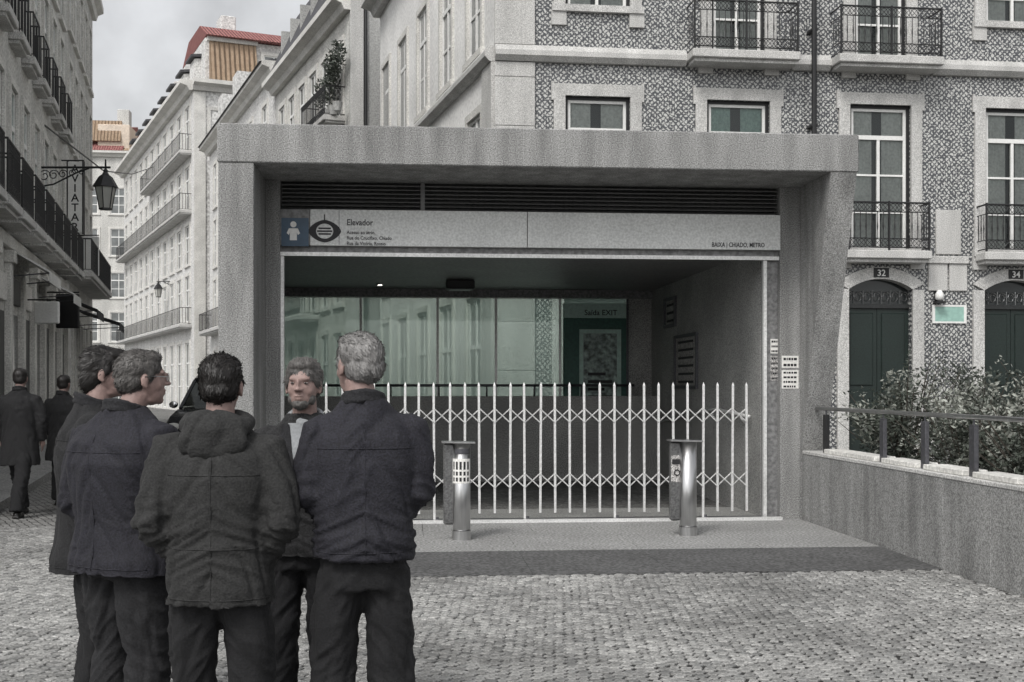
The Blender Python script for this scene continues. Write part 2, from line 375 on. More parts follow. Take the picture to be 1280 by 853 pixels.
for i in range(-215, 330):
    for j in range(-240, 240):
        u_, v_ = i * P, j * P + (P / 2 if i % 2 else 0)
        u2 = u_ + .05 * math.sin(v_ * 1.7)
        X, Yw = u2 * ca - v_ * sa, u2 * sa + v_ * ca
        if not (3.8 < Yw < 13.5) or abs(X) > .47 * Yw + .6: continue
        s_, t_ = E.inv(X, Yw)
        if s_ > WALL_S - .04: continue
        if t_ > T_BAND - .03 and s_ > -3.75: continue
        spots.append((X + rnd.uniform(-.007, .007), Yw + rnd.uniform(-.007, .007), ang + rnd.uniform(-.16, .16), rnd.choices(range(8), [6] * 6 + [3, 3])[0], rnd.uniform(-.003, .003)))
vis = sorted([q for q in spots if q[1] > 6.46 and abs(q[0]) < .425 * q[1]], key=lambda q: q[1] + (3 if -.4 * q[1] < q[0] < -.085 * q[1] else 0))[:300]
vset = set((q[0], q[1]) for q in vis)
for q in vis:
    c = link('cobble', stone_me[q[3]], ground, (q[0], q[1], .001 + q[4]), q[2])
mm = [MB(), MB()]
for q in spots:
    if (q[0], q[1]) in vset: continue
    mt = Matrix.Translation((q[0], q[1], .001 + q[4])) @ Matrix.Rotation(q[2], 4, 'Z')
    mm[0 if q[3] < 6 else 1].add(stones[q[3]].v, stones[q[3]].f, mt)
grain('joint_sand', (.022, .021, .02), .4, 80, .95, .4)
jb = MB(); jb.add([(-1.75, 3.8, .003), (1.75, 3.8, .003), (3.95, 9.0, .003), (3.38, 13.4, .003), (3.38, 13.5, .003), (-6.9, 13.5, .003)], [(0, 1, 2, 3, 4, 5)])
jb.v = [(-2.3, 3.8, .003), (2.3, 3.8, .003), (*E.w(WALL_S - .03, -7.9), .003), (*E.w(WALL_S - .03, -.1), .003), (3.3, 13.5, .003), (-6.9, 13.5, .003)]
jb.build('joint_sand', 'joint_sand', ground)
n0 = len(mm[0].f)
allm = MB(); allm.v = mm[0].v + mm[1].v; k0 = len(mm[0].v); allm.f = mm[0].f + [tuple(i + k0 for i in f) for f in mm[1].f]
cp = allm.build('cobble_paving', 'cobble_stone', ground); cp.data.materials.append(M['cobble_stone_dark'])
for i in range(n0, len(allm.f)): cp.data.polygons[i].material_index = 1
cp['kind'] = 'stuff'
# granite apron before the gate and the dark strip in front of it
ap = link('granite_apron', None, None, (E.ox, E.oy, 0), E.a); struct(ap)
sx0 = -3.7; widths = []
x = sx0
while x < WALL_S - .02:
    x2 = min(x + 1.18, WALL_S - .012); 
    if WALL_S - x2 < .4: x2 = WALL_S - .012
    widths.append((x, x2)); x = x2 + .004
    if x2 >= WALL_S - .02: break
for a_, b_ in widths:
    MB().bbox(a_, b_, T_PLAT, -1.2, 0, .026, .002).build('paving_slab', 'granite_pave', ap)
    MB().bbox(a_ + (.3 if a_ > sx0 else 0), min(b_ + .3, WALL_S - .012), -1.196, .25, 0, .0265, .002).build('paving_slab', 'granite_pave', ap) if a_ < WALL_S - .4 else None
    f_ = MB(); f_.prism([(T_BAND, .004), (T_PLAT - .004, .004), (T_PLAT - .004, .026), (T_BAND, .013)], a_, b_, 'x').build('border_slab', 'granite_dark', ap)

# ------------------------------------------------------------------ metro entrance
ent = thing('metro_entrance', 'grey concrete metro entrance portal with wide flat canopy and slanted right fin', 'metro entrance', (E.ox, E.oy, 0), E.a)
TF = -1.05; ZS, ZT = 3.93, 4.34; BACK = 7.0
sL0, sL1 = E.S(271, TF), E.S(317, TF)
sR0 = E.S(1000, 0); sR1 = sR0 + .29
MB().bbox(sL0, sR1 + .02, TF, BACK, ZS, ZT, .012).build('canopy', 'concrete', ent)
lp = MB().bbox(sL0 + .012, sL1, TF + .012, .35, 0, ZS - .002, .008).build('pillar', 'concrete', ent)
fin = MB().prism([(0.0, 0), (.4, 0), (.4, ZS - .002), (TF + .012, ZS - .002), (-.02, .70)], sR0, sR1, 'x').build('slanted_fin', 'concrete', ent)
# inner frame posts
fl0, fl1 = sL1 + .002, E.S(350, 0)
fr0, fr1 = E.S(975, 0), sR0 - .002
MB().box(fl0, fl1, 0.0, .34, 0, ZS - .003).build('frame_post', 'concrete', ent)
MB().box(fr0, fr1, 0.0, .34, 0, ZS - .003).build('frame_post', 'concrete', ent)
# louvres
zl0, zl1 = 3.60, ZS
MB().box(fl1, fr0, .22, .26, zl0, zl1 - .003).build('backing_panel', 'dark_panel', ent)
ns = 7
slat = MB().prism([(.06, 0), (.065, -.008), (.17, .036), (.165, .044)], fl1 + .01, fr0 - .01, 'x').mesh('louver_slat', 'louver_grey')
for k in range(ns): link('louver_slat', slat, ent, (0, 0, zl0 + .012 + k * (zl1 - zl0 - .05) / (ns - 1)))
MB().box(-1.05, -1.0, .05, .2, zl0, zl1 - .004).build('mullion', 'louver_grey', ent)
# header under the sign, guide rail, steel jambs
zb = 3.19
MB().box(fl1, fr0, .06, .24, zb - .07, zb - .003).build('header_beam', 'dark_panel', ent)
MB().box(fl1, fr0, .03, .058, zb - .115, zb - .072).build('guide_rail', 'steel_gate', ent)
jx = E.S(958, 0)
MB().box(jx - .02, jx + .022, .05, .12, .027, zb - .118).build('gate_jamb', 'steel_gate', ent)
MB().box(jx + .024, fr0 - .001, .09, .30, .027, zb - .118).build('side_panel', 'dark_panel', ent)
jl = E.S(353, 0)
MB().box(fl1 + .001, jl + .012, .05, .12, .027, zb - .118).build('gate_jamb', 'steel_gate', ent)
# threshold
MB().box(fl1, fr0, -.10, -.02, .027, .062).build('threshold_rail', 'steel_gate', ent)
MB().box(fl1, fr0, -.018, .25, .027, .044).build('threshold_plate', 'steel_dark', ent)
# interior: floor, stair well, side walls, ceiling
INL = E.S(349, BACK - .2)
zc = 3.24
si = jx + .03
MB().box(INL, si, 1.3, 1.5, -.3, .02).build('landing', 'interior_stone', ent); MB().box(fl1, si, .252, 1.299, -.3, .02).build('landing', 'interior_stone', ent)
for k in range(10):
    MB().box(INL, si, 1.5 + k * .3, 1.8 + k * .3, -.3 - .17 * k - .3, -.155 - .17 * k).build('stair_step', 'interior_stone', ent)
MB().box(INL, si, 6.2, 6.4, -3, 1.42).build('back_parapet', 'interior_stone', ent)
MB().box(INL, si, 4.5, 6.2, -2.6, -2.2).build('lower_floor', 'interior_stone', ent)
MB().box(si, si + .25, .35, BACK, -3, ZS - .004).build('side_wall', 'interior_stone', ent)
MB().box(INL, si - .002, 1.301, BACK - .3, zc, zc + .08).build('ceiling_panel', 'dark_panel', ent); MB().box(fl1, si - .002, .27, 1.3, zc, zc + .08).build('ceiling_panel', 'dark_panel', ent)
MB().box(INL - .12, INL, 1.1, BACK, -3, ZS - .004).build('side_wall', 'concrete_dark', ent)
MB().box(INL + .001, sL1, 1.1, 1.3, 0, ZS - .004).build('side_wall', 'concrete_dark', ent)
MB().box(INL, si - .002, BACK - .3, BACK, 3.105, ZS - .004).build('back_beam', 'dark_panel', ent)
# glazed back wall
tg = BACK - .2
def gx(px): return E.S(px, tg)
zg0, zg1 = .05, 3.10
divs = [INL + .02, gx(451), gx(547), gx(620), gx(700), gx(784)]
for a_, b_ in zip(divs[:-1], divs[1:]):
    MB().box(a_ + .02, b_ - .02, tg, tg + .02, zg0, zg1).build('glass_pane', 'tinted_glass', ent)
    MB().box(b_ - .0195, b_ + .0195, tg - .03, tg + .05, zg0, zg1 - .002).build('glazing_bar', 'steel_dark' if b_ > divs[-1] - .1 else 'steel_gate', ent)
MB().box(divs[-1] + .02, si - .002, tg - .02, tg + .06, -2, 3.10).build('back_panel', 'interior_stone', ent)
# handrail on the back parapet
hr = MB(); hr.tube([(INL, 6.15, 1.60), (gx(784), 6.15, 1.60)], .022, 8)
for q in range(8): xx = INL + .3 + q * (gx(784) - INL - .4) / 7; hr.tube([(xx, 6.18, 1.42), (xx, 6.15, 1.60)], .014, 6)
hr.build('handrail', 'steel_dark', ent, True)
# side wall handrail, light fitting on the ceiling
h2 = MB().tube([(si - .06, .6, 1.22), (si - .06, 2.2, 1.28), (si - .06, 5.8, 1.0)], .02, 8)
for q in (1.0, 2.4, 4.4): h2.tube([(si, q, 1.12), (si - .06, q, 1.2)], .012, 6)
h2.build('handrail', 'steel_gate', ent, True)
dx_, dz_ = E.at(575, 346, 5.0)
sp = thing('ceiling_speaker', 'dark square loudspeaker box under the dark ceiling of the metro entrance', 'loudspeaker', (*E.w(dx_, 5.0), zc), E.a)
MB().bbox(-.22, .22, -.22, .22, -.14, -.004, .015).build('housing', 'iron_black', sp); MB().box(-.16, .16, -.16, .16, -.15, -.141).build('grille', 'steel_dark', sp)
lx, lz = E.at(475, 352, 5.6)
dl = thing('ceiling_lamp', 'tiny round ceiling lamp shining in the entrance hall left of the loudspeaker', 'lamp', (*E.w(lx, 5.6), zc), E.a)
MB().lathe([(.05, -.03), (.06, -.004)], 12).build('rim', 'steel', dl)
em, emt, emb = base_mat('lamp_glow'); emb.inputs['Emission Color'].default_value = (1, .95, .85, 1); emb.inputs['Emission Strength'].default_value = 6
MB().lathe([(.03, -.036), (.035, -.031)], 12).build('lens', 'lamp_glow', dl)

# station sign above the gate
sg = thing('station_sign', 'long pale station sign with blue pictogram and diamond emblem above the gate', 'sign', (E.ox, E.oy, 0), E.a)
def onsign(px, py): return E.at(px, py, 0.0)
MB().box(E.S(388, 0), E.S(658.5, 0), -.02, .20, zb, 3.598).build('sign_panel', 'sign_panel', sg)
MB().box(E.S(659.5, 0), fr0 - .002, -.02, .20, zb, 3.598).build('sign_panel', 'sign_panel', sg)
MB().box(fl1 + .002, E.S(387.2, 0), -.016, .20, zb + .003, 3.595).build('sign_end_panel', 'dark_panel', sg)
a0, b0 = onsign(352, 308); a1, b1 = onsign(386, 271)
MB().box(a0, a1, -.024, -.017, b0, b1 - .02).build('pictogram_plate', 'sign_blue', sg)
cx_, cz_ = onsign(367, 291)
pic = MB()
pic.lathe([(.035, 0), (.035, .004)], 14, mat=Matrix.Translation((cx_, -.025, cz_ + .09)) @ Matrix.Rotation(R(90), 4, 'X'))
pic.prism([(cx_ - .075, cz_ - .01), (cx_ - .05, cz_ + .045), (cx_ + .05, cz_ + .045), (cx_ + .075, cz_ - .01), (cx_ + .05, cz_ - .03), (cx_ + .038, cz_), (cx_ + .04, cz_ - .09), (cx_ - .04, cz_ - .09), (cx_ - .038, cz_), (cx_ - .05, cz_ - .03)], -.029, -.025)
pic.build('pictogram', 'white_paint', sg)
ex, ez = onsign(406, 289.5)
emb_ = MB()
rx_, rz_ = .165, .115
def lens_ring(k0, k1, y0, y1):
    n = 28; o = []; i_ = []
    for q in range(n):
        t = 2 * math.pi * q / n; c_, s2 = math.cos(t), math.sin(t)
        e = 1.25
        o.append((ex + rx_ * k0 * math.copysign(abs(c_) ** e, c_), ez + rz_ * k0 * math.copysign(abs(s2) ** e, s2)))
        i_.append((ex + rx_ * k1 * .62 * c_, ez + rz_ * k1 * .78 * s2))
    vs = [(a, y0, b) for a, b in o] + [(a, y0, b) for a, b in i_]
    emb_.add(vs, [(q, (q + 1) % n, n + (q + 1) % n, n + q) for q in range(n)])
lens_ring(1.12, .95, -.0225, -.02)
for dz in (-.032, 0, .032):
    wdt = .085 if dz == 0 else .07
    emb_.box(ex - wdt, ex + wdt, -.0235, -.0205, ez + dz - .009, ez + dz + .009)
emb_.box(ex - .008, ex + .004, -.0235, -.0205, ez + .125, ez + .19)
emb_.box(ex - rx_ * 1.12 - .03, ex - rx_ * 1.0, -.0235, -.0205, ez - .004, ez + .004)
emb_.build('emblem', 'ink', sg)
MB().box(E.S(424, 0) - .003, E.S(424, 0) + .003, -.0225, -.0205, zb + .01, 3.59).build('joint_line', 'steel_dark', sg)
tx, tz = onsign(433.5, 282)
link('lettering', text_mesh('Elevador', .098, 'ink', sx=.86), sg, (tx, -.0225, tz))
link('lettering', text_mesh('Acesso ao átrio,\nRua do Crucifixo, Chiado\nRua da Vitória, Rossio', .056, 'ink', sx=.88, space=1.12), sg, (tx, -.0225, tz - .10))
tx, tz = onsign(889, 310)
link('lettering', text_mesh('BAIXA | CHIADO, METRO', .075, 'ink', sx=.74), sg, (tx, -.0225, tz + .01))

# folding gate
GT = .0
gs0, gs1 = jl + .03, jx - .03
gate = thing('folding_gate', 'closed low folding gate of steel bars with crossed links between the two bollards', 'gate', (E.ox, E.oy, 0), E.a)
xs = []
x0g, x1g = E.S(524, GT), E.S(933, GT); st = (x1g - x0g) / 22
k = x0g
while k - st > gs0: k -= st
while k < x1g + .01: xs.append(k); k += st
bar_me = {}
def bar(zlo):
    if zlo not in bar_me:
        m = MB(); m.box(-.013, .013, -.012, .012, zlo, 1.60)
        m.add([(-.013, -.012, 1.60), (.013, -.012, 1.60), (.013, .012, 1.60), (-.013, .012, 1.60), (0, 0, 1.64)], [(0, 1, 4), (1, 2, 4), (2, 3, 4), (3, 0, 4)])
        bar_me[zlo] = m.mesh('gate_bar', 'steel_gate')
    return bar_me[zlo]
for i, q in enumerate(xs):
    gb = link('gate_bar', bar(.065 if (i % 6 == 3) else .13), gate, (q + rnd.uniform(-.004, .004), GT, 0)); gb.rotation_euler.y = rnd.uniform(-.007, .007)
for (zl, zh) in ((1.17, 1.33), (.42, .58)):
    zmid = (zl + zh) / 2
    lm = MB()
    for sgn in (-1, 1):
        n_ = 0
        lm.tube([(0, .016 * sgn, zl if sgn > 0 else zh), (st, .016 * sgn, zh if sgn > 0 else zl)], .0075, 5)
    cross = lm.mesh('cross_link', 'steel_gate')
    for q in xs[:-1]: link('cross_link', cross, gate, (q, GT, 0))
wl = MB()
for q in xs[3::6]: wl.lathe([(.02, .063), (.02, .09)], 10, c=(q + .03, GT))
wl.build('gate_wheel', 'steel_dark', gate)

# bollards
def bollard(px, py, label, stick):
    Yb = F * EYE / (py - HOR); X = (px - 640) / F * Yb
    b = thing('bollard', label, 'bollard', (X, Yb, .026), E.a, 'steel bollards before the gate')
    MB().lathe([(.096, 0), (.096, .095)], 28).build('base_collar', 'steel', b, False)
    c = MB().lathe([(.088, .096), (.088, .11), (.09, .112), (.09, .985)], 32).mesh('tube', 'steel'); c.shade_smooth()
    link('tube', c, b)
    MB().bbox(-.185, -.07, .005, .10, .15, .985, .02).build('side_box', 'steel_mid', b)
    cp_ = MB(); cp_.bbox(-.225, .115, -.12, .125, .986, 1.002, .003); o = cp_.build('cap_plate', 'steel', b); o.rotation_euler.y = R(1.2)
    if stick == 'left':
        # curved notice round the tube
        def arc(a0_, a1_, z0_, z1_, r_, n=10):
            m = MB(); 
            for q in range(n + 1):
                t = a0_ + (a1_ - a0_) * q / n; m.v += [(r_ * math.sin(t), -r_ * math.cos(t), z0_), (r_ * math.sin(t), -r_ * math.cos(t), z1_)]
            m.f = [(2 * q, 2 * q + 2, 2 * q + 3, 2 * q + 1) for q in range(n)]; return m
        n1 = arc(R(-80), R(62), .58, .83, .0925).build('notice', 'paper', b)
        pr = MB()
        for q in range(5):
            for z0_, z1_ in ((.72, .80), (.66, .70), (.60, .64)):
                a_ = R(-66 + q * 25); s2 = arc(a_, a_ + R(14), z0_, z1_, .0935, 3); pr.add(s2.v, s2.f)
        pr.build('print', 'ink', n1)['kind'] = 'stuff'
        arc(R(-50), R(50), .88, .93, .0925).build('band_label', 'steel_dark', b)
    else:
        n1 = MB().box(-.178, -.08, -.001, .004, .56, .84).build('notice', 'paper_print', b)
        rr = MB().tube([(-.118 + .028 * math.cos(t), -.004, .66 + .028 * math.sin(t)) for t in [2 * math.pi * q / 14 for q in range(14)]], .006, 5, True); rr.build('print', 'ink', n1)
        MB().box(-.170, -.09, -.003, -.0015, .745, .80).build('print', 'ink', n1)
    return b
bollard(577, 678, 'left steel bollard with a white notice wrapped round its upper tube', 'left')
bollard(860, 672.5, 'right steel bollard with a dark patterned poster on its side box', 'right')

# small plates on the right post and posters inside
def plate(name, label, cat, px0, py0, px1, py1, t, mat, rows, yoff=-.006, frame=None):
    x0_, z1_ = E.at(px0, py0, t); x1_, z0_ = E.at(px1, py1, t)
    o = thing(name, label, cat, (*E.w(x0_, t + yoff), z0_), E.a)
    W, H = x1_ - x0_, z1_ - z0_
    MB().box(0, W, 0, .004, 0, H).build('sheet', mat, o)
    pr = MB(); rr = random.Random(px0)
    for q in range(rows):
        za = H * (1 - (q + .75) / rows); hh = H / rows * .42; xa = W * .1
        while xa < W * .86:
            ww = min(rr.uniform(.06, .2) * W, W * .9 - xa); pr.box(xa, xa + ww, -.002, -.0005, za, za + hh); xa += ww + W * .04
    pr.build('print', 'ink', o)['kind'] = 'stuff'
    if frame:
        fm = MB(); b = .03
        for q in ((-b, 0, -b, H + b), (W, W + b, -b, H + b), (0, W, -b, 0), (0, W, H, H + b)): fm.box(q[0], q[1], -.015, .01, q[2], q[3])
        fm.build('frame', frame, o)
    return o
plate('notice_plate', 'small white notice at the top of the steel side panel, right of the gate', 'notice', 963, 424, 974, 442, .088, 'paper', 3)
plate('notice_plate', 'tall narrow printed strip on the steel side panel below the small notice', 'notice', 963, 445, 974, 476, .088, 'paper_print', 5)
plate('notice_plate', 'white lettered plate on the right concrete post, upper of the pair', 'notice', 977, 445, 998, 460, 0, 'paper', 2)
plate('notice_plate', 'square white plate with dark symbols on the right concrete post, lower of the pair', 'notice', 977, 463, 998, 486, 0, 'paper', 4)
# on the side wall (plane s = si): own little frame
def side_poster(px0, px1, py0, py1, label, rows):
    # t where the ray meets the wall plane
    def tt(px):
        k = (px - 640) / F; c, s2 = E.c, E.s
        return (k * (E.oy + si * s2) - si * c) / (-s2 - k * c)
    ta, tb = tt(px0), tt(px1)   # ta farther
    Ya = E.Y(si, ta); z1_ = EYE + (HOR - py0) / F * Ya; z0_ = EYE + (HOR - py1) / F * Ya
    o = thing('framed_poster', label, 'poster', (*E.w(si - .012, ta), z0_), E.a - R(90))
    W, H = ta - tb, z1_ - z0_
    MB().box(0, W, 0, .006, 0, H).build('sheet', 'paper_print', o)
    fm = MB(); b = .05
    for q in ((-b, 0, -b, H + b), (W, W + b, -b, H + b), (0, W, -b, 0), (0, W, H, H + b)): fm.box(q[0], q[1], -.03, .01, q[2], q[3])
    fm.build('frame', 'steel_dark', o)
    pr = MB()
    for q in range(rows): pr.box(W * .12, W * .85, -.003, -.001, H * (q + .3) / rows, H * (q + .6) / rows)
    pr.build('print', 'ink', o)['kind'] = 'stuff'
side_poster(833, 845, 378, 407, 'small framed notice high on the dark side wall inside the entrance', 3)
side_poster(846, 872, 424, 482, 'tall framed poster low on the dark side wall inside the entrance', 6)
# map case standing before the glazed back wall
x0_, z1_ = E.at(705, 383, 6.55); x1_, zt2 = E.at(783, 398, 6.55)
mc = thing('map_case', 'green glazed information case with framed map before the back glass wall', 'display case', (*E.w(x0_, 6.55), 0), E.a)
W = x1_ - x0_
grain('case_green', (.03, .10, .08), .2, 20, .5, 0); grain('case_header', (.42, .58, .52), .1, 20, .5, 0); grain('map_sheet', (.22, .28, .26), .6, 12, .5, 0, big=.4, bigscale=6)
MB().bbox(0, W, 0, .15, 1.0, zt2, .01).build('case_body', 'case_green', mc)
MB().bbox(0, W, 0, .15, zt2, z1_ + .05, .01).build('header', 'case_header', mc)
for q in (.1, W - .16): MB().box(q, q + .06, .05, .11, -2.2, 1.0).build('leg', 'steel_dark', mc)
link('lettering', text_mesh('Saída EXIT', .13, 'ink'), mc, (.35, -.004, zt2 + .05))
mx0 = E.S(729, 6.55) - x0_; mx1 = E.S(771, 6.55) - x0_; mz1 = E.at(729, 417, 6.55)[1]
MB().box(mx0, mx1, -.012, -.001, 1.15, mz1).build('map_sheet', 'map_sheet', mc)
fm = MB(); b = .07
for q in ((mx0 - b, mx0, 1.1, mz1 + b), (mx1, mx1 + b, 1.1, mz1 + b), (mx0, mx1, mz1, mz1 + b)): fm.box(q[0], q[1], -.03, -.001, q[2], q[3])
fm.build('frame', 'case_header', mc)
pr = MB()
for q in range(5): pr.box(mx0 + .08, mx0 + .08 + rnd.uniform(.2, .45), -.016, -.013, 1.25 + q * .13, 1.30 + q * .13)
pr.build('print', 'ink', mc)['kind'] = 'stuff'

# ------------------------------------------------------------------ right parapet wall, railing, shrubs
pw = thing('parapet_wall', 'low concrete retaining wall with pale coping running toward the viewer on the right', 'wall', (E.ox, E.oy, 0), E.a)
ZW = .80
joints = [-.02, -.75, -1.9, -2.95, -3.75, -4.6, -5.6, -6.6, -7.6, -8.6]
MB().box(WALL_S + .05, WALL_S + .3, -8.6, -.02, -.05, ZW - .01).build('core', 'concrete_dark', pw)
for a_, b_ in zip(joints[:-1], joints[1:]):
    MB().bbox(WALL_S, WALL_S + .049, b_ + .003, a_ - .003, 0, ZW - .006, .003).build('panel', 'concrete', pw)
MB().bbox(WALL_S - .006, WALL_S + .31, -8.6, -.02, ZW - .004, ZW + .035, .006).build('coping', 'limestone', pw)
# handrail
wl_t = lambda px: ((lambda k: (k * (E.oy + WALL_S * E.s) - WALL_S * E.c) / (-E.s - k * E.c))((px - 640) / F))
hrl = thing('handrail', 'dark steel railing on flat posts standing on the concrete parapet wall', 'railing', (E.ox, E.oy, 0), E.a)
posts = [wl_t(q) for q in (1022, 1092, 1143, 1203, 1273)] + [-5.9, -7.0, -8.1]
MB().tube([(WALL_S + .1, .02 - .25, 1.335), (WALL_S + .1, -8.5, 1.335)], .021, 10).build('rail', 'steel', hrl, True)
for i, tp in enumerate(posts):
    wd = .05 if i else .055
    MB().bbox(WALL_S + .08 , WALL_S + .12, tp - wd, tp + wd, ZW + .036, 1.27, .004).build('post', 'iron_black' if i == 0 else 'steel_dark', hrl)
    MB().tube([(WALL_S + .1, tp, 1.268), (WALL_S + .1, tp, 1.318)], .009, 6).build('rail_bracket', 'steel_dark', hrl)
cbs = [(posts[i] - .09, posts[i + 1] + .09) for i in range(0, len(posts) - 1)]
for a_, b_ in cbs:
    MB().bbox(WALL_S + .04, WALL_S + .27, b_, a_, ZW + .036, ZW + .085, .006).build('coping_block', 'limestone_pale', pw)
# planting bed and shrubs
bed = struct(MB().box(WALL_S + .302, 12, -9, 3.5, 0, .45).build('planting_bed', 'soil', None)); bed.location = (E.ox, E.oy, 0); bed.rotation_euler.z = E.a
def leaf_cluster(m, c, rad, n, size, r, flat=.75, slim=.4):
    for _ in range(n):
        while True:
            d = Vector((r.uniform(-1, 1), r.uniform(-1, 1), r.uniform(-1, 1)))
            if d.length < 1: break
        p = Vector((c[0] + d.x * rad[0], c[1] + d.y * rad[1], c[2] + d.z * rad[2]))
        ax = Vector((r.uniform(-1, 1), r.uniform(-1, 1), r.uniform(-.3, 1))).normalized(); sd_ = ax.cross(Vector((r.uniform(-1, 1), r.uniform(-1, 1), r.uniform(-1, 1)))).normalized()
        L = size * r.uniform(.6, 1.3); Wd = L * slim; k = len(m.v)
        m.v += [tuple(p), tuple(p + ax * L * .5 + sd_ * Wd * .5), tuple(p + ax * L), tuple(p + ax * L * .5 - sd_ * Wd * .5)]; m.f.append((k, k + 1, k + 2, k + 3))
def shrub(x, t, h, wdt, label, seed, pale=.25, size=.058):
    r = random.Random(seed)
    o = thing('shrub', label, 'shrub', (*E.w(x, t), .44), E.a + r.uniform(0, 3), 'shrubs in the bed behind the parapet wall')
    st_ = MB(); a = MB(); b2 = MB()
    for q in range(9):
        an = r.uniform(0, 6.28); rr = r.uniform(.2, 1) * wdt * .8; top = Vector((math.cos(an) * rr, math.sin(an) * rr, h * r.uniform(.65, 1.0) * (1 - .25 * rr / wdt)))
        mid = top * .5 + Vector((0, 0, h * .1)); st_.tube([(0, 0, -.05), tuple(mid), tuple(top)], [.022, .014, .005], 5)
        for k in range(5):
            f_ = .25 + .75 * k / 4; p = Vector((0, 0, 0)).lerp(mid, min(1, f_ * 2)) if f_ < .5 else mid.lerp(top, f_ * 2 - 1)
            leaf_cluster(a if r.random() > pale else b2, p, (.2, .2, .16), 110, size, r)
    leaf_cluster(a, (0, 0, h * .4), (wdt * .85, wdt * .85, h * .42), 1500, size, r)
    for q in range(26):
        an = r.uniform(0, 6.28); rr = wdt * r.uniform(.5, 1.15); z_ = h * r.uniform(.55, 1.18) * (1 - .2 * rr / wdt)
        pb = Vector((math.cos(an) * rr * .5, math.sin(an) * rr * .5, z_ * .6)); pt = Vector((math.cos(an) * rr, math.sin(an) * rr, z_)); st_.tube([tuple(pb), tuple(pt)], [.006, .003], 4)
        leaf_cluster(b2 if q % 2 else a, tuple(pt), (.05, .05, .09), 10, size * .9, r)
    fo = a.build('foliage', 'leaf', o); fo['kind'] = 'stuff'
    f2 = b2.build('foliage', 'leaf_pale', o); f2['kind'] = 'stuff'
    st_.build('stem', 'bark', o)
sh = [(4.25, -1.0, 1.42, .66, 'dark small leaved shrub at the far left end of the bed beside the slanted fin'),
      (5.2, -.7, 1.42, .7, 'tall dark shrub in front of the first arched door'),
      (4.4, -2.1, 1.12, .62, 'low dark shrub right behind the second railing post'),
      (6.3, -.9, 1.62, .75, 'dense shrub with pale leaf tips in front of the tiled wall between the arched doors'),
      (5.2, -2.2, 1.20, .65, 'shrub in the middle of the bed behind the third railing post'),
      (7.4, -1.1, 1.52, .75, 'tall shrub at the back right of the bed before the second arched door'),
      (4.45, -3.4, 1.0, .62, 'low shrub behind the fourth railing post'),
      (5.7, -3.4, 1.05, .7, 'broad dark shrub at the right edge of the photograph'),
      (6.5, -2.3, 1.25, .7, 'rounded shrub in the bed right of the middle one')]
for i, (a_, b_, c_, d_, l_) in enumerate(sh): shrub(a_, b_, c_, d_, l_, i + 3, pale=.55 if i == 3 else .35)

# ------------------------------------------------------------------ facades
def wall_mesh(x0, x1, z0, z1, ops, rev=.18):
    m = MB()
    X = sorted({x0, x1, *[v for o in ops for v in o[:2]]}); Z = sorted({z0, z1, *[v for o in ops for v in o[2:4]]})
    for i in range(len(X) - 1):
        for j in range(len(Z) - 1):
            cx, cz = (X[i] + X[i + 1]) / 2, (Z[j] + Z[j + 1]) / 2
            if any(o[0] < cx < o[1] and o[2] < cz < o[3] for o in ops): continue
            m.add([(X[i], 0, Z[j]), (X[i + 1], 0, Z[j]), (X[i + 1], 0, Z[j + 1]), (X[i], 0, Z[j + 1])], [(0, 1, 2, 3)])
    for a, b, c, d in ops:
        m.add([(a, 0, c), (b, 0, c), (b, 0, d), (a, 0, d), (a, rev, c), (b, rev, c), (b, rev, d), (a, rev, d)], [(0, 4, 5, 1), (1, 5, 6, 2), (2, 6, 7, 3), (3, 7, 4, 0)])
    return m
WC = {}
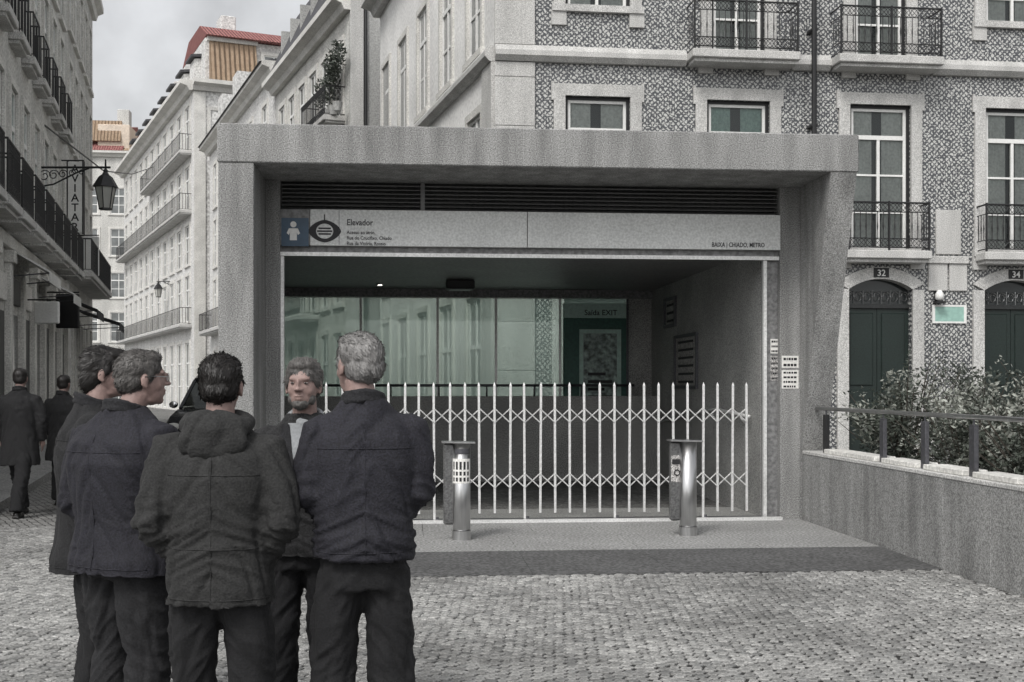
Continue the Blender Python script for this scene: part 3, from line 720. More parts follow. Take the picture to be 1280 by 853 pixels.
def win_parts(w_, h_, style):
    key = (round(w_, 2), round(h_, 2), style)
    if key in WC: return WC[key]
    sur = MB(); fr = MB(); pn = MB()
    sw = {'front': .24, 'plain': .16, 'far': .2}.get(style.split('_')[0], .16)
    pr = .055
    sur.box(-w_ / 2 - sw, -w_ / 2, -pr, .02, -.0, h_); sur.box(w_ / 2, w_ / 2 + sw, -pr, .02, 0, h_)
    sur.box(-w_ / 2 - sw, w_ / 2 + sw, -pr, .02, h_, h_ + sw); sur.box(-w_ / 2 - sw - .04, w_ / 2 + sw + .04, -pr - .05, .02, -.14, -.001)
    if style.startswith('front'):
        sur.box(-w_ / 2 - sw - .05, -w_ / 2 + .02, -pr - .012, .02, -.42, -.142); sur.box(w_ / 2 - .02, w_ / 2 + sw + .05, -pr - .012, .02, -.42, -.142)
        sur.box(-w_ / 2 - sw - .05, -w_ / 2 - sw + .001, -pr, .02, h_ - .1, h_ + sw + .04)
        sur.box(w_ / 2 + sw - .001, w_ / 2 + sw + .05, -pr, .02, h_ - .1, h_ + sw + .04)
    b = .06 if style.startswith('front') else .075
    g_ = .065 if style.startswith('front') else 0.0
    if g_:
        for q in ((-w_ / 2, -w_ / 2 + g_, 0, h_), (w_ / 2 - g_, w_ / 2, 0, h_), (-w_ / 2 + g_, w_ / 2 - g_, h_ - g_, h_)): sur.box(q[0], q[1], .06, .16, q[2], q[3])
    W0, H0 = w_, h_; w_ -= 2 * g_; h_ -= g_
    fr_ = style.startswith('front'); y0, y1 = (.09, .15) if fr_ else (.015, .06)
    fr.box(-w_ / 2, -w_ / 2 + b, y0, y1, 0, h_); fr.box(w_ / 2 - b, w_ / 2, y0, y1, 0, h_); fr.box(-w_ / 2 + b, w_ / 2 - b, y0, y1, 0, b); fr.box(-w_ / 2 + b, w_ / 2 - b, y0, y1, h_ - b, h_)
    zt = h_ - .60 if style.startswith('front') else h_ * .7
    if h_ > 1.2:
        fr.box(-w_ / 2 + b, w_ / 2 - b, y0 - .01, y1, zt - b / 2 - .03, zt + b / 2)
        fr.box(-b * .5, b * .5, y0 - .005, y1, b, zt - b / 2 - .031)
        if style.startswith('front'):
            for zz in (zt * .33, zt * .66): fr.box(-w_ / 2 + b, w_ / 2 - b, y0 + .01, y1 - .005, zz - .02, zz + .02)
        else:
            fr.box(-b * .4, b * .4, y0, y1, zt + b / 2, h_ - b); fr.box(-w_ / 2 + b, w_ / 2 - b, y0 + .01, y1 - .005, zt * .5 - .03, zt * .5 + .03)
    yp = .13 if fr_ else .05; pn.add([(-w_ / 2, yp, 0), (w_ / 2, yp, 0), (w_ / 2, yp, h_), (-w_ / 2, yp, h_)], [(0, 1, 2, 3)])
    w_, h_ = W0, H0
    smat = 'limestone' if style.startswith('front') else 'limestone_pale'
    cu = MB()
    if style.startswith('front'):
        n_ = 22
        for xa, xb in ((-w_ / 2 + .07, -.12), (.10, w_ / 2 - .07)):
            base = len(cu.v)
            for q in range(n_ + 1):
                xx = xa + (xb - xa) * q / n_; yy = .168 + .007 * math.sin(q * 1.9)
                cu.v += [(xx, yy, .05), (xx, yy, h_ - .08)]
            cu.f += [(base + 2 * q, base + 2 * q + 2, base + 2 * q + 3, base + 2 * q + 1) for q in range(n_)]
        cu.add([(-w_ / 2, .178, 0), (w_ / 2, .178, 0), (w_ / 2, .178, h_), (-w_ / 2, .178, h_)], [(0, 1, 2, 3)])  # not cloth: flat black sheet, the unlit room's shade put into its colour
    pmat = {'green': 'pane_green', 'grey': 'pane_grey', 'dark': 'pane_dark'}[style.split('_')[1]]
    sm_ = sur.mesh('window', smat)
    if g_:
        sm_.materials.append(M['iron_black'])
        for p_ in sm_.polygons:
            if p_.center.y > .055 and all(sm_.vertices[v_].co.y > .055 for v_ in p_.vertices): p_.material_index = 1
    cme_ = cu.mesh('curtain', 'curtain_green' if 'green' in style else 'curtain', True) if cu.v else None
    if cme_: cme_.materials.append(M['iron_black']); cme_.polygons[len(cme_.polygons) - 1].material_index = 1
    WC[key] = (sm_, fr.mesh('frame', 'white_paint'), pn.mesh('pane', 'spectacle_glass' if cu.v else pmat), cme_)
    return WC[key]
def window(parent, x, z, w_, h_, style):
    a, b, c, cu = win_parts(w_, h_, style)
    o = link('window', a, parent, (x, 0, z)); link('frame', b, o); link('pane', c, o)
    if cu: link('curtain', cu, o)
    return o
def scroll_band(m, x0, x1, z0, z1, y, r=.006, n=8):
    hgt = z1 - z0; st_ = hgt * .95; k = max(1, round((x1 - x0) / st_)); st_ = (x1 - x0) / k
    for i in range(k):
        cx = x0 + (i + .5) * st_; cz = (z0 + z1) / 2
        m.tube([(cx + math.cos(t) * st_ * .46, y, cz + math.sin(t) * hgt * .46) for t in [2 * math.pi * q / n for q in range(n)]], r, 4, True)
        m.tube([(cx - st_ / 2, y, z0), (cx + st_ / 2, y, z1)], r * .8, 4); m.tube([(cx - st_ / 2, y, z1), (cx + st_ / 2, y, z0)], r * .8, 4)
def balcony(parent, x0, x1, z, style='near', proj=.62, hgt=1.0, slab=.17, name='balcony'):
    o = MB().bbox(x0, x1, -proj, .01, z - slab, z, .015)
    o.box(x0 + .05, x1 - .05, -proj + .08, .01, z - slab - .07, z - slab - .002)
    if False:
        for q in (x0 + .15, (x0 + x1) / 2 - .1, x1 - .35):
            o.prism([(0.0, z - slab - .072), (-proj * .7, z - slab - .072), (-.1, z - slab - .38), (0, z - slab - .42)], q, q + .18, 'x')
    b = o.build(name, 'limestone', parent)
    y = -proj + .05
    rl = MB(); pts = [(x0 + .05, -.002, z + hgt), (x0 + .05, y, z + hgt), (x1 - .05, y, z + hgt), (x1 - .05, -.002, z + hgt)]
    rl.tube(pts, .020, 6); rl.tube([(p[0], p[1], z + .06) for p in pts], .013, 5)
    if style == 'near':
        rl.tube([(p[0], p[1], z + hgt - .2) for p in pts], .010, 5); rl.tube([(p[0], p[1], z + .25) for p in pts], .010, 5)
        for q in (x0 + .05, (x0 + x1) / 2, x1 - .05): rl.box(q - .018, q + .018, y - .018, y + .018, z, z + hgt + .03)
        rl.build('rail', 'iron_black', b)
        for za_, zb2 in ((z + hgt - .195, z + hgt - .015), (z + .07, z + .245)):
            sc = MB(); scroll_band(sc, x0 + .07, x1 - .07, za_, zb2, y, .0075); sc.build('scrollwork', 'iron_black', b)
        n = max(3, round((x1 - x0 - .1) / .125)); bm_ = MB(); bm_.tube([(0, 0, .26), (0, 0, .40), (0, 0, .5), (0, 0, .6), (0, 0, hgt - .2)], [.009, .009, .016, .009, .009], 5)
        me = bm_.mesh('baluster', 'iron_black')
        for q in range(1, n): link('baluster', me, b, (x0 + .05 + q * (x1 - x0 - .1) / n, y, z))
        for xx in (x0 + .05, x1 - .05):
            for q in range(1, 4): link('baluster', me, b, (xx, y + q * (-y) / 4, z))
    else:
        n = max(3, round((x1 - x0 - .1) / (.16 if style == 'mid' else .24))); bh = .009 if style == 'mid' else .008
        for q in range(1, n): xx = x0 + .05 + q * (x1 - x0 - .1) / n; rl.box(xx - bh, xx + bh, y - bh, y + bh, z + .06, z + hgt)
        for q in range(0, 4):
            for xx in (x0 + .05, x1 - .05): yy = y * (1 - q / 4); rl.box(xx - .012, xx + .012, yy - .012, yy + .012, z + .06, z + hgt)
        if style == 'mid': scroll_band(rl, x0 + .07, x1 - .07, z + hgt - .2, z + hgt - .02, y, .008, 6); scroll_band(rl, x0 + .07, x1 - .07, z + .08, z + .27, y, .008, 6)
        r_ = rl.build('railing', 'iron_black', b); 
        if style != 'mid': r_['kind'] = 'stuff'
        else: r_['kind'] = 'stuff'
    return b
def bx(parent, name, mat, *a, b=.01): return MB().bbox(*a, b).build(name, mat, parent)
def cornice(parent, x0, x1, z, mat='limestone', d=.35, h=.35, xe=.1):
    MB().prism([(0, z), (-d * .35, z), (-d * .5, z + h * .4), (-d, z + h * .6), (-d, z + h), (0, z + h)], x0 - xe, x1 + xe, 'x').build('cornice', mat, parent)
def arch_door(parent, x, w_, zs, zc_, num=None, leaf='door_green'):
    """segmental arched street door: stone surround with keystones, iron fanlight, two panelled leaves"""
    n = 14; sag = zc_ - zs; r = (w_ * w_ / 4 + sag * sag) / (2 * sag); cz = zc_ - r; sw = .25
    o = MB()
    def arc(rr, hw, k=n): 
        a = math.asin(min(1, hw / rr)); return [(rr * math.sin(-a + 2 * a * i / k), cz + rr * math.cos(-a + 2 * a * i / k)) for i in range(k + 1)]
    inn = arc(r, w_ / 2); out = arc(r + sw, w_ / 2 + sw)
    for i in range(n):
        p = [inn[i], out[i], out[i + 1], inn[i + 1]]; o.prism(p, -.06, .0)
        o.add([(inn[i][0], -.002, inn[i][1]), (inn[i + 1][0], -.002, inn[i + 1][1]), (inn[i + 1][0], -.002, zc_), (inn[i][0], -.002, zc_)], [(0, 1, 2, 3)])
        o.add([(inn[i][0], -.06, inn[i][1]), (inn[i + 1][0], -.06, inn[i + 1][1]), (inn[i + 1][0], .2, inn[i + 1][1]), (inn[i][0], .2, inn[i][1])], [(0, 1, 2, 3)])
    o.box(-w_ / 2 - sw, -w_ / 2, -.06, 0, 0, inn[0][1] - .003); o.box(w_ / 2, w_ / 2 + sw, -.06, 0, 0, inn[-1][1] - .003)
    d = o.build('door_surround', 'limestone', parent, loc=(x, 0, 0))
    ztr = zs - .30
    lf = MB()
    for sgn in (-1, 1):
        xa, xb = (0.006, w_ / 2) if sgn > 0 else (-w_ / 2, -.006)
        lfm = MB().box(xa, xb, .16, .2, 0.02, ztr - .1)
        for zz0, zz1 in ((.15, .75), (.85, 1.5), (1.6, ztr - .2)):
            lfm.bbox(xa + .09, xb - .09, .135, .159, zz0, zz1, .015)
        l_ = lfm.build('door_leaf', leaf, d)
        MB().ell((xa + .06 if sgn > 0 else xb - .06, .13, 1.05), (.025, .03, .025), 8, 6).build('handle', 'steel', l_)
    MB().bbox(-w_ / 2, w_ / 2, .11, .2, ztr - .1, ztr, .01).build('transom_bar', 'door_dark', d)
    pn = MB(); pn.prism([(-w_ / 2, ztr)] + [(w_ / 2, ztr)] + [q for q in reversed(inn)], .19, .2); pn.build('fanlight_pane', 'pane_dark', d)
    gr = MB()
    hz = zs - ztr + sag * .3
    for q in range(7):
        cx = -w_ / 2 + w_ * (q + .5) / 7; hh = min(.3, (cz + math.sqrt(r * r - cx * cx)) - ztr - .03) 
        gr.tube([(cx + .085 * math.cos(t) * (1 - q_ / 26), .14, ztr + hh * .5 + hh * .42 * math.sin(t) * (1 - q_ / 26)) for q_, t in enumerate([.6 * z_ for z_ in range(14)])], .008, 4)
        gr.tube([(cx - w_ / 14, .14, ztr), (cx - w_ / 14, .14, ztr + hh * .95)], .008, 4)
    gr.build('fanlight_grille', 'steel', d)
    if num:
        pl = MB().box(-.17, .17, -.07, -.061, zc_ + .03, zc_ + .23).build('number_plate', 'iron_black', d)
        link('lettering', text_mesh(num, .19, 'white_paint', align='CENTER'), pl, (0, -.072, zc_ + .06))
    return d

# --- corner building behind the entrance
Yc = 24.5; C = ((618 - 640) / F * Yc, Yc)
cb = thing('corner_building', 'patterned tile corner building with iron balconies behind the metro entrance', 'building', (C[0], C[1], 0), R(7))
FF = Frame(C[0], C[1], R(7))
LF = 16.0; HT = 13.2
bays = [FF.S(q) for q in (747, 922.5, 1100, 1268)]; bays.append(bays[-1] + (bays[-1] - bays[-2]))
ww = 1.36
z1b = FF.at(1100, 311)[1]; z1b = 4.42
zbelt = 8.22
ops = []
door_w = 1.42; zc_d = FF.at(1102, 349)[1]; zs_d = FF.at(1102, 362)[1]
for i, b in enumerate(bays):
    ops.append((b - door_w / 2, b + door_w / 2, 0, zc_d))
    ops.append((b - ww / 2, b + ww / 2, z1b + .08, 7.56))
    if i in (0, 3): ops.append((b - ww / 2, b + ww / 2, 9.42, 11.7))
    else: ops.append((b - ww / 2 * .85, b + ww / 2 * .85, zbelt + .3, 11.5))
wall_mesh(0, LF, 0, HT, ops).build('wall', 'azulejo', cb)
for i, b in enumerate(bays):
    arch_door(cb, b, door_w, zs_d, zc_d, {2: '32', 3: '34', 1: '30', 0: '28', 4: '36'}[i])
    window(cb, b, z1b + .08, ww, 7.56 - z1b - .08, 'front_grey' if i != 1 else 'front_green')
    if i in (0, 3): window(cb, b, 9.42, ww, 2.28, 'front_grey')
    else: window(cb, b, zbelt + .3, ww * .85, 11.5 - zbelt - .3, 'front_grey'); balcony(cb, b - 1.14, b + 1.14, zbelt + .24, 'near')
    balcony(cb, b - .93, b + .93, z1b, 'near', proj=.5)
qz = [0, .9, 1.9, 2.9, 3.9, 4.9, 5.9, 6.9, 7.9, zbelt - .01]
for a_, b_ in zip(qz[:-1], qz[1:]): bx(cb, 'quoin_block', 'limestone', .0, .83, -.07, .01, a_ + .004, b_ - .004)
for a_, b_ in ((8.56, 9.5), (9.5, 10.5), (10.5, 11.5), (11.5, 12.5)): bx(cb, 'quoin_block', 'limestone', 0, .83, -.07, .01, a_ + .004, b_ - .004)
segs = [0.0] + sorted([v for i, b in enumerate(bays) if i not in (0, 3) for v in (b - 1.14, b + 1.14)]) + [LF]
for a_, b_ in zip(segs[::2], segs[1::2]):
    MB().prism([(0, zbelt), (-.1, zbelt), (-.2, zbelt + .1), (-.2, zbelt + .2), (-.12, zbelt + .32), (0, zbelt + .32)], a_ + .003, b_ - .003, 'x').build('belt_course', 'limestone', cb)
for i in range(len(bays) - 1):
    mid = (bays[i] + bays[i + 1]) / 2
    bx(cb, 'stone_block', 'limestone', mid - .45, mid - .02, -.05, .01, 3.62, 4.2); bx(cb, 'stone_block', 'limestone', mid + .02, mid + .42, -.05, .01, 3.62, 4.2)
    bx(cb, 'stone_band', 'limestone', mid - .47, mid + .44, -.09, .01, 4.2, 4.36)
    bx(cb, 'stone_block', 'limestone', mid - .28, mid + .28, -.05, .01, 4.4, 5.35)
px_ = FF.S(1012)
dp = MB().tube([(px_, -.26, HT), (px_, -.26, zbelt + .3), (px_, -.26, 4.7), (px_, -.1, 4.45), (px_, -.1, .2)], .055, 10)
for zz in (5.5, 7, 9, 10.5): dp.box(px_ - .07, px_ + .07, -.3, 0, zz, zz + .05)
dp.build('downpipe', 'iron_black', cb)
cornice(cb, 0, LF, HT, d=.6, h=.45)
# street side of the corner building, receding to the left
Yfar = 37.8; A = (C[0] - .285 * (Yfar - Yc), Yfar)
SF, SL = frame_between(A, C)
sroot = link('side_wing', None, cb); sroot.rotation_euler.z = SF.a - R(7)
inv_ = Matrix.Rotation(-R(7), 4, 'Z') @ Vector((A[0] - C[0], A[1] - C[1], 0)); sroot.location = inv_
cols = 5; sp_ = SL / cols; ops = []
for c_ in range(cols):
    xm = (c_ + .5) * sp_ - .2
    ops += [(xm - .65, xm + .65, .01, 3.5), (xm - .6, xm + .6, z1b + .1, 7.4), (xm - .6, xm + .6, zbelt + .5, 11.4)]
wall_mesh(0, SL, 0, HT, ops).build('wall', 'plaster_bright', sroot)
WINSIDE = []
for c_ in range(cols):
    xm = (c_ + .5) * sp_ - .2
    window(sroot, xm, z1b + .1, 1.2, 7.4 - z1b - .1, 'plain_grey'); window(sroot, xm, zbelt + .5, 1.2, 11.4 - zbelt - .5, 'plain_grey'); window(sroot, xm, .01, 1.3, 3.49, 'plain_dark')
MB().prism([(0, zbelt), (-.1, zbelt), (-.2, zbelt + .1), (-.2, zbelt + .2), (-.12, zbelt + .32), (0, zbelt + .32)], .0, SL, 'x').build('belt_course', 'limestone', sroot)
bx(sroot, 'corner_pilaster', 'limestone', SL - .8, SL - .001, -.07, .01, 0, zbelt - .005)
cornice(sroot, 0, SL, HT, d=.6, h=.45)
cc = MB().prism([(A[0], A[1]), (C[0] + .02, C[1] + .2), (FF.w(LF)[0], FF.w(LF)[1] + .2), (FF.w(LF, 13)[0], FF.w(LF, 13)[1])], .0, HT + .44, 'z').build('core', 'plaster_grey', None)
cc.data.transform(Matrix.Rotation(-R(7), 4, 'Z') @ Matrix.Translation((-C[0], -C[1], 0))); cc.parent = cb
# little lantern sign and enamel street plate between the arched doors
x_, z_ = FF.at(1171, 371)
ll = thing('wall_lamp', 'small white wall lamp on the tiled wall between the two arched doors', 'lamp', (*FF.w(x_, -.02), z_), R(7))
MB().box(-.06, .06, 0, .02, -.1, .12).build('backplate', 'iron_black', ll); MB().lathe([(.02, -.1), (.09, -.06), (.09, .04), (.04, .13)], 12, c=(0, -.1)).build('globe', 'white_paint', ll, True)
MB().box(-.1, .1, -.2, 0.0, -.15, -.11).build('bracket', 'iron_black', ll)
x_, z_ = FF.at(1168, 402); x2_, z2_ = FF.at(1204, 384)
grain('enamel_green', (.30, .48, .42), .1, 10, .4, 0)
sp = thing('street_plate', 'pale green street plate in a white border on the tiled wall', 'sign', (*FF.w(x_, -.03), z_), R(7))
MB().box(0, x2_ - x_, 0, .02, 0, z2_ - z_).build('plate', 'enamel_green', sp); fm = MB(); W, H = x2_ - x_, z2_ - z_
for q in ((-.06, 0, -.04, H + .04), (W, W + .06, -.04, H + .04), (0, W, -.04, 0), (0, W, H, H + .04)): fm.box(q[0], q[1], -.005, .022, q[2], q[3])
fm.build('border', 'white_paint', sp)

# --- generic street building
def street_building(name, label, A, B, depth, H, rows, cols, mat, wmat='far_dark', balc={}, open_ground=True, ww_=1.15, margin=.5, side=True, front_extra=None, group=None, cor=(.5, .5)):
    fr, L = frame_between(A, B)
    o = thing(name, label, 'building', (A[0], A[1], 0), fr.a, group)
    ops = []; sp = (L - 2 * margin) / cols
    xs_ = [margin + (i + .5) * sp for i in range(cols)]
    for z0, z1 in rows:
        for x in xs_: ops.append((x - ww_ / 2, x + ww_ / 2, z0, z1))
    wall_mesh(0, L, 0, H, ops).build('wall', mat, o)
    for z0, z1 in rows:
        for x in xs_: window(o, x, z0, ww_, z1 - z0, wmat)
    for z, (i0, i1, st_) in balc.items():
        balcony(o, xs_[i0] - sp * .45, xs_[i1] + sp * .45, z, st_, proj=.75)
    MB().box(0.002, L - .002, .35, depth, 0, H).build('core', mat, o)
    MB().prism([(0, 0), (.352, 0), (.352, H), (0, H)], -.002, .03, 'x').build('end_wall', mat, o)
    MB().prism([(0, 0), (.352, 0), (.352, H), (0, H)], L - .03, L + .002, 'x').build('end_wall', mat, o)
    cornice(o, 0, L, H, d=cor[0], h=cor[1], mat='limestone_pale')
    return o, fr, L, xs_
# right-hand street block, nearer one (dark mansard)
kM = -.404
def ptM(px, Y0=40, X0=(437 - 640) / F * 40):
    k = (px - 640) / F; Y = (X0 - kM * Y0) / (k - kM); return (k * Y, Y)
M1a, M1b = ptM(345), ptM(437)
mo, mf, mL, mxs = street_building('mansard_building', 'tall grey building with dark slate mansard roof and plant filled balcony above the canopy', M1a, M1b, 9, 14.1,
    [(.05, 3.4), (4.4, 6.9), (7.7, 10.2), (10.8, 13.3)], 6, 'plaster_pale', balc={10.7: (4, 5, 'mid'), 4.2: (0, 3, 'mid')}, cor=(.6, .5))
roof = MB().prism([(-.5, 14.55), (.2, 14.55), (9, 14.55), (9, 18.3), (2.2, 18.3), (.9, 17.6)], 0, mL - 1.6, 'x').build('roof', 'roof_slate', mo)
for q in range(5):
    MB().box(1.2 + q * 1.9, 1.32 + q * 1.9, -.02, .9, 15.2, 16.55).build('roof_rib', 'plaster_grey', roof)
MB().bbox(mL - 1.58, mL + .0, -.05, 6, 14.6, 18.5, .02).build('parapet_block', 'plaster_grey', mo)
# its narrow front towards us
ex = Frame(M1b[0], M1b[1], math.atan2(1, -1 / kM) if False else math.atan(-kM))
nf = link('front_wing', None, mo); nf.location = (mL, 0, 0); nf.rotation_euler.z = ex.a - mf.a
MB().box(0.002, 6, -.05, .3, 0, 18.5).build('wall', 'plaster_grey', nf)
bx(nf, 'corner_pilaster', 'limestone', 0, .45, -.13, -.052, 0, 18.2)
MB().tube([(.52, -.12, 0), (.52, -.12, 18.4)], .05, 8).build('downpipe', 'iron_black', nf)
# plants on the upper balcony
pc = thing('potted_plants', 'bushy potted plants crowding the upper iron balcony of the mansard building', 'plants', (*mf.w(mL - 1.5, -.4), 10.72), mf.a)
a = MB(); r5 = random.Random(5)
for q in range(5): leaf_cluster(a, (-1.0 + q * .62, r5.uniform(-.1, .15), .9 + .35 * q / 2 + r5.uniform(0, .3)), (.42, .25, .55), 260, .16, r5)
fo = a.build('foliage', 'leaf', pc); fo['kind'] = 'stuff'
for q in range(5): MB().lathe([(.12, 0), (.17, .3), (.16, .3)], 12, c=(-1.0 + q * .62, 0)).build('pot', 'plaster_grey', pc)
# lower block farther on
M2a, M2b = ptM(262), ptM(345)
mo2, mf2, mL2, x2s = street_building('low_roof_building', 'pale building with a low tiled eave just left of the dark mansard', (M2a[0], M2a[1]), (M2b[0] - .02, M2b[1] + .02), 9, 15.1,
    [(.05, 3.6), (4.9, 7.6), (8.4, 11.0), (11.8, 14.2)], 5, 'plaster_white', balc={4.7: (0, 4, 'far'), 11.6: (2, 4, 'far')}, cor=(.6, .5))
MB().prism([(-.7, 15.55), (9, 15.55), (5, 16.9)], 0, mL2, 'x').build('roof', 'roof_slate', mo2)
for q in (5.5, 10.5): 
    d_ = MB().box(q, q + 1.5, -.3, 2.4, 15.6, 17.2); d_.build('dormer', 'plaster_white', mo2)
fw = link('front_wing', None, mo2); fw.location = (0, 0, 0)
# right-hand street, far white block with tiled mansard
kR = -.46
def ptR(px, Y0=72.0):
    X0 = (242 - 640) / F * Y0; k = (px - 640) / F; Y = (X0 - kR * Y0) / (k - kR); return (k * Y, Y)
Ra, Rb = ptR(155), ptR(242)
ro, rf, rL, rxs = street_building('white_street_block', 'long white street block with iron balconies and orange tiled roof storey', Ra, Rb, 12, 19.3,
    [(.1, 4.2), (5.5, 8.3), (9.0, 11.4), (12.4, 15.0), (16.0, 18.7)], 11, 'plaster_white', balc={5.3: (0, 10, 'far'), 12.2: (0, 10, 'far'), 15.8: (5, 10, 'far')}, cor=(.8, .6), ww_=1.5)
rw = link('front_wing', None, ro); rw.location = (rL, 0, 0); rw.rotation_euler.z = math.atan(-kR) - rf.a
MB().box(.002, 12, -.05, .3, 0, 19.3).build('wall', 'plaster_white', rw)
cornice(rw, 0, 12, 19.3, 'limestone_pale', .8, .6)
for q in (1.0, 4.2): window(rw, q + .6, 16.2, 1.2, 2.0, 'far_grey').location.y = -.06
bx(rw, 'corner_pilaster', 'limestone_pale', 0, .7, -.14, -.052, 0, 19.2)
MB().box(.9, 11.5, 1.2, 9, 19.9, 22.9).build('attic_wall', 'plaster_white', rw)
MB().prism([(.35, 19.95), (1.25, 19.95), (1.25, 22.7), (1.1, 22.7)], 1.15, 4.0, 'x').build('tiled_slope', 'roof_orange', rw)
MB().box(1.0, 4.1, .95, 1.3, 22.71, 22.95).build('attic_cornice', 'limestone_pale', rw)
for q in (4.4,): w__ = window(rw, q + .75, 20.3, 1.3, 1.9, 'far_grey'); w__.location.y = 1.14
MB().prism([(.6, 22.96), (9.4, 22.96), (7, 24.1), (3, 24.1)], .9, 11.8, 'x').build('roof', 'roof_red', rw)
at = MB().box(0.2, rL - 1.6, 1.4, 9, 19.9, 22.6); at.build('attic_wall', 'plaster_white', ro)
for q in range(8): 
    dd = MB().prism([(.4, 19.95), (1.38, 19.95), (1.38, 22.0), (.5, 21.9)], 1.5 + q * 4, 3.1 + q * 4, 'x').build('dormer', 'plaster_white', ro)
    MB().prism([(.25, 21.95), (1.6, 22.1), (1.6, 22.3), (.25, 22.1)], 1.3 + q * 4, 3.3 + q * 4, 'x').build('dormer_roof', 'roof_slate', ro)
MB().prism([(1.0, 22.65), (9.4, 22.65), (6.5, 23.3), (3.5, 23.3)], .2, rL - 1.7, 'x').build('roof', 'roof_red', ro)
for q in (6, 15, 25): MB().bbox(q, q + 1.6, 3, 4, 23.4, 26.2, .05).build('chimney', 'plaster_white', ro)
# end of the street
Ye = 112; 
Ea, Eb = ((92 - 640) / F * Ye, Ye - .5), ((205 - 640) / F * Ye, Ye + .5)
eo, ef, eL, exs = street_building('end_building', 'cream building with red and orange tiled roofs closing the far end of the street', Ea, Eb, 14, 22.9,
    [(.1, 4.0), (5.7, 8.4), (9.8, 12.1), (13.7, 16.2), (17.6, 20.0)], 3, 'plaster_pale', wmat='far_grey', cor=(.6, .5), ww_=1.5, margin=.3)
MB().prism([(-.6, 23.42), (12, 23.42), (7, 27.2), (3.5, 26.4)], -.3, eL * .55, 'x').build('roof', 'roof_red', eo)
MB().prism([(-.6, 23.43), (12, 23.43), (7, 25.6), (3, 25.0)], eL * .55 + .02, eL + .3, 'x').build('roof', 'roof_orange', eo)
MB().bbox(2.3, 5.2, .2, 4, 22.0, 26.0, .05).build('attic', 'plaster_cream', eo)
MB().prism([(-.1, 24.4), (.8, 24.4), (.8, 26.4), (.5, 26.4)], 1.0, 4.4, 'x').build('tiled_slope', 'roof_orange', eo)
MB().bbox(3.9, 5.0, 1.0, 2.2, 25.8, 27.6, .05).build('chimney', 'plaster_pale', eo)
# houses filling the street beyond, left of the end building
# left-hand buildings
def ptL(Y): return (-3.8 - .267 * Y, Y)
lo, lf, lL, lxs = street_building('left_street_building', 'dark toned left street building with iron balconies over shopfronts', ptL(13.0), ptL(36.0), 10, 14.8,
    [(5.15, 7.9), (9.1, 11.6), (12.2, 14.0)], 12, 'plaster_pale', wmat='plain_green', balc={}, cor=(.7, .5), ww_=1.0, margin=.2)
for i in range(12):
    sp_l = (lL - .4) / 12
    balcony(lo, lxs[i] - sp_l * .42, lxs[i] + sp_l * .42, 4.95, 'mid', proj=.6)
for i in range(12):
    balcony(lo, lxs[i] - .62, lxs[i] + .62, 8.95, 'far', proj=.3)
# shopfront pilasters, doors, fascia
for i in range(13):
    xx = .2 + i * (lL - .4) / 12
    bx(lo, 'pilaster', 'limestone_pale', xx - .17, xx + .17, -.13, .0, 0, 4.1)
    bx(lo, 'pilaster_cap', 'limestone_pale', xx - .23, xx + .23, -.2, .0, 4.1, 4.35)
for i in range(12):
    xx = lxs[i]
    bx(lo, 'shop_door' if i % 2 else 'shop_window', 'door_dark' if i % 2 else 'pane_dark', xx - .6, xx + .6, -.03, .0, .35 if i % 2 == 0 else .05, 3.1)
    bx(lo, 'fascia', 'limestone_pale' if i % 3 else 'door_dark', xx - .66, xx + .66, -.08, .0, 3.3, 3.85)
bx(lo, 'belt_course', 'limestone_pale', 0, lL, -.12, .0, 4.4, 4.66)
l2, lf2, lL2, l2x = street_building('far_left_building', 'narrow dark building at the far end of the left side of the street', ptL(36.02), ptL(46.0), 10, 15.6,
    [(.05, 3.6), (5.3, 7.9), (9.1, 11.6), (12.6, 14.8)], 5, 'plaster_pale', wmat='plain_dark', balc={5.1: (0, 4, 'far')}, cor=(.4, .5), ww_=1.1)
# awnings
def awning(Y0, Y1, z, d, mat, label):
    A_, B_ = ptL(Y0), ptL(Y1); fr, L = frame_between(A_, B_)
    o = thing('awning', label, 'awning', (*fr.w(0, -.14), z), fr.a, 'awnings over the left shopfronts')
    MB().prism([(0, 0), (0, .04), (-d, -.38), (-d, -.42)], 0, L, 'x').build('canvas', mat, o)
    MB().prism([(-d - .01, -.40), (-d + .01, -.40), (-d + .01, -.62), (-d - .01, -.62)], 0, L, 'x').build('valance', mat, o)
    fm = MB(); fm.tube([(.05, 0, -.5), (.05, -d, -.42)], .015, 5); fm.tube([(L - .05, 0, -.5), (L - .05, -d, -.42)], .015, 5); fm.build('support_arm', 'steel_dark', o)
awning(24.6, 26.6, 4.35, .7, 'awning_white', 'white awning nearest the viewer on the left shopfronts')
awning(28.6, 30.4, 4.2, .8, 'awning_white', 'white awning in the middle of the left shopfronts, beyond the nearest')
awning(33.0, 35.4, 4.1, 1.0, 'awning_dark', 'dark awning farther down the left side of the street')
awning(38.0, 40.6, 4.0, 1.3, 'awning_dark', 'farthest dark awning on the left, just above the bareheaded man in profile')
# raised pavement by the left houses
kb = struct(MB().prism([ptL(12), (ptL(12)[0] + 1.3, 12.3), (ptL(46)[0] + 1.3, 46.3), ptL(46)], .002, .12, 'z').build('pavement', 'granite_pave', None))

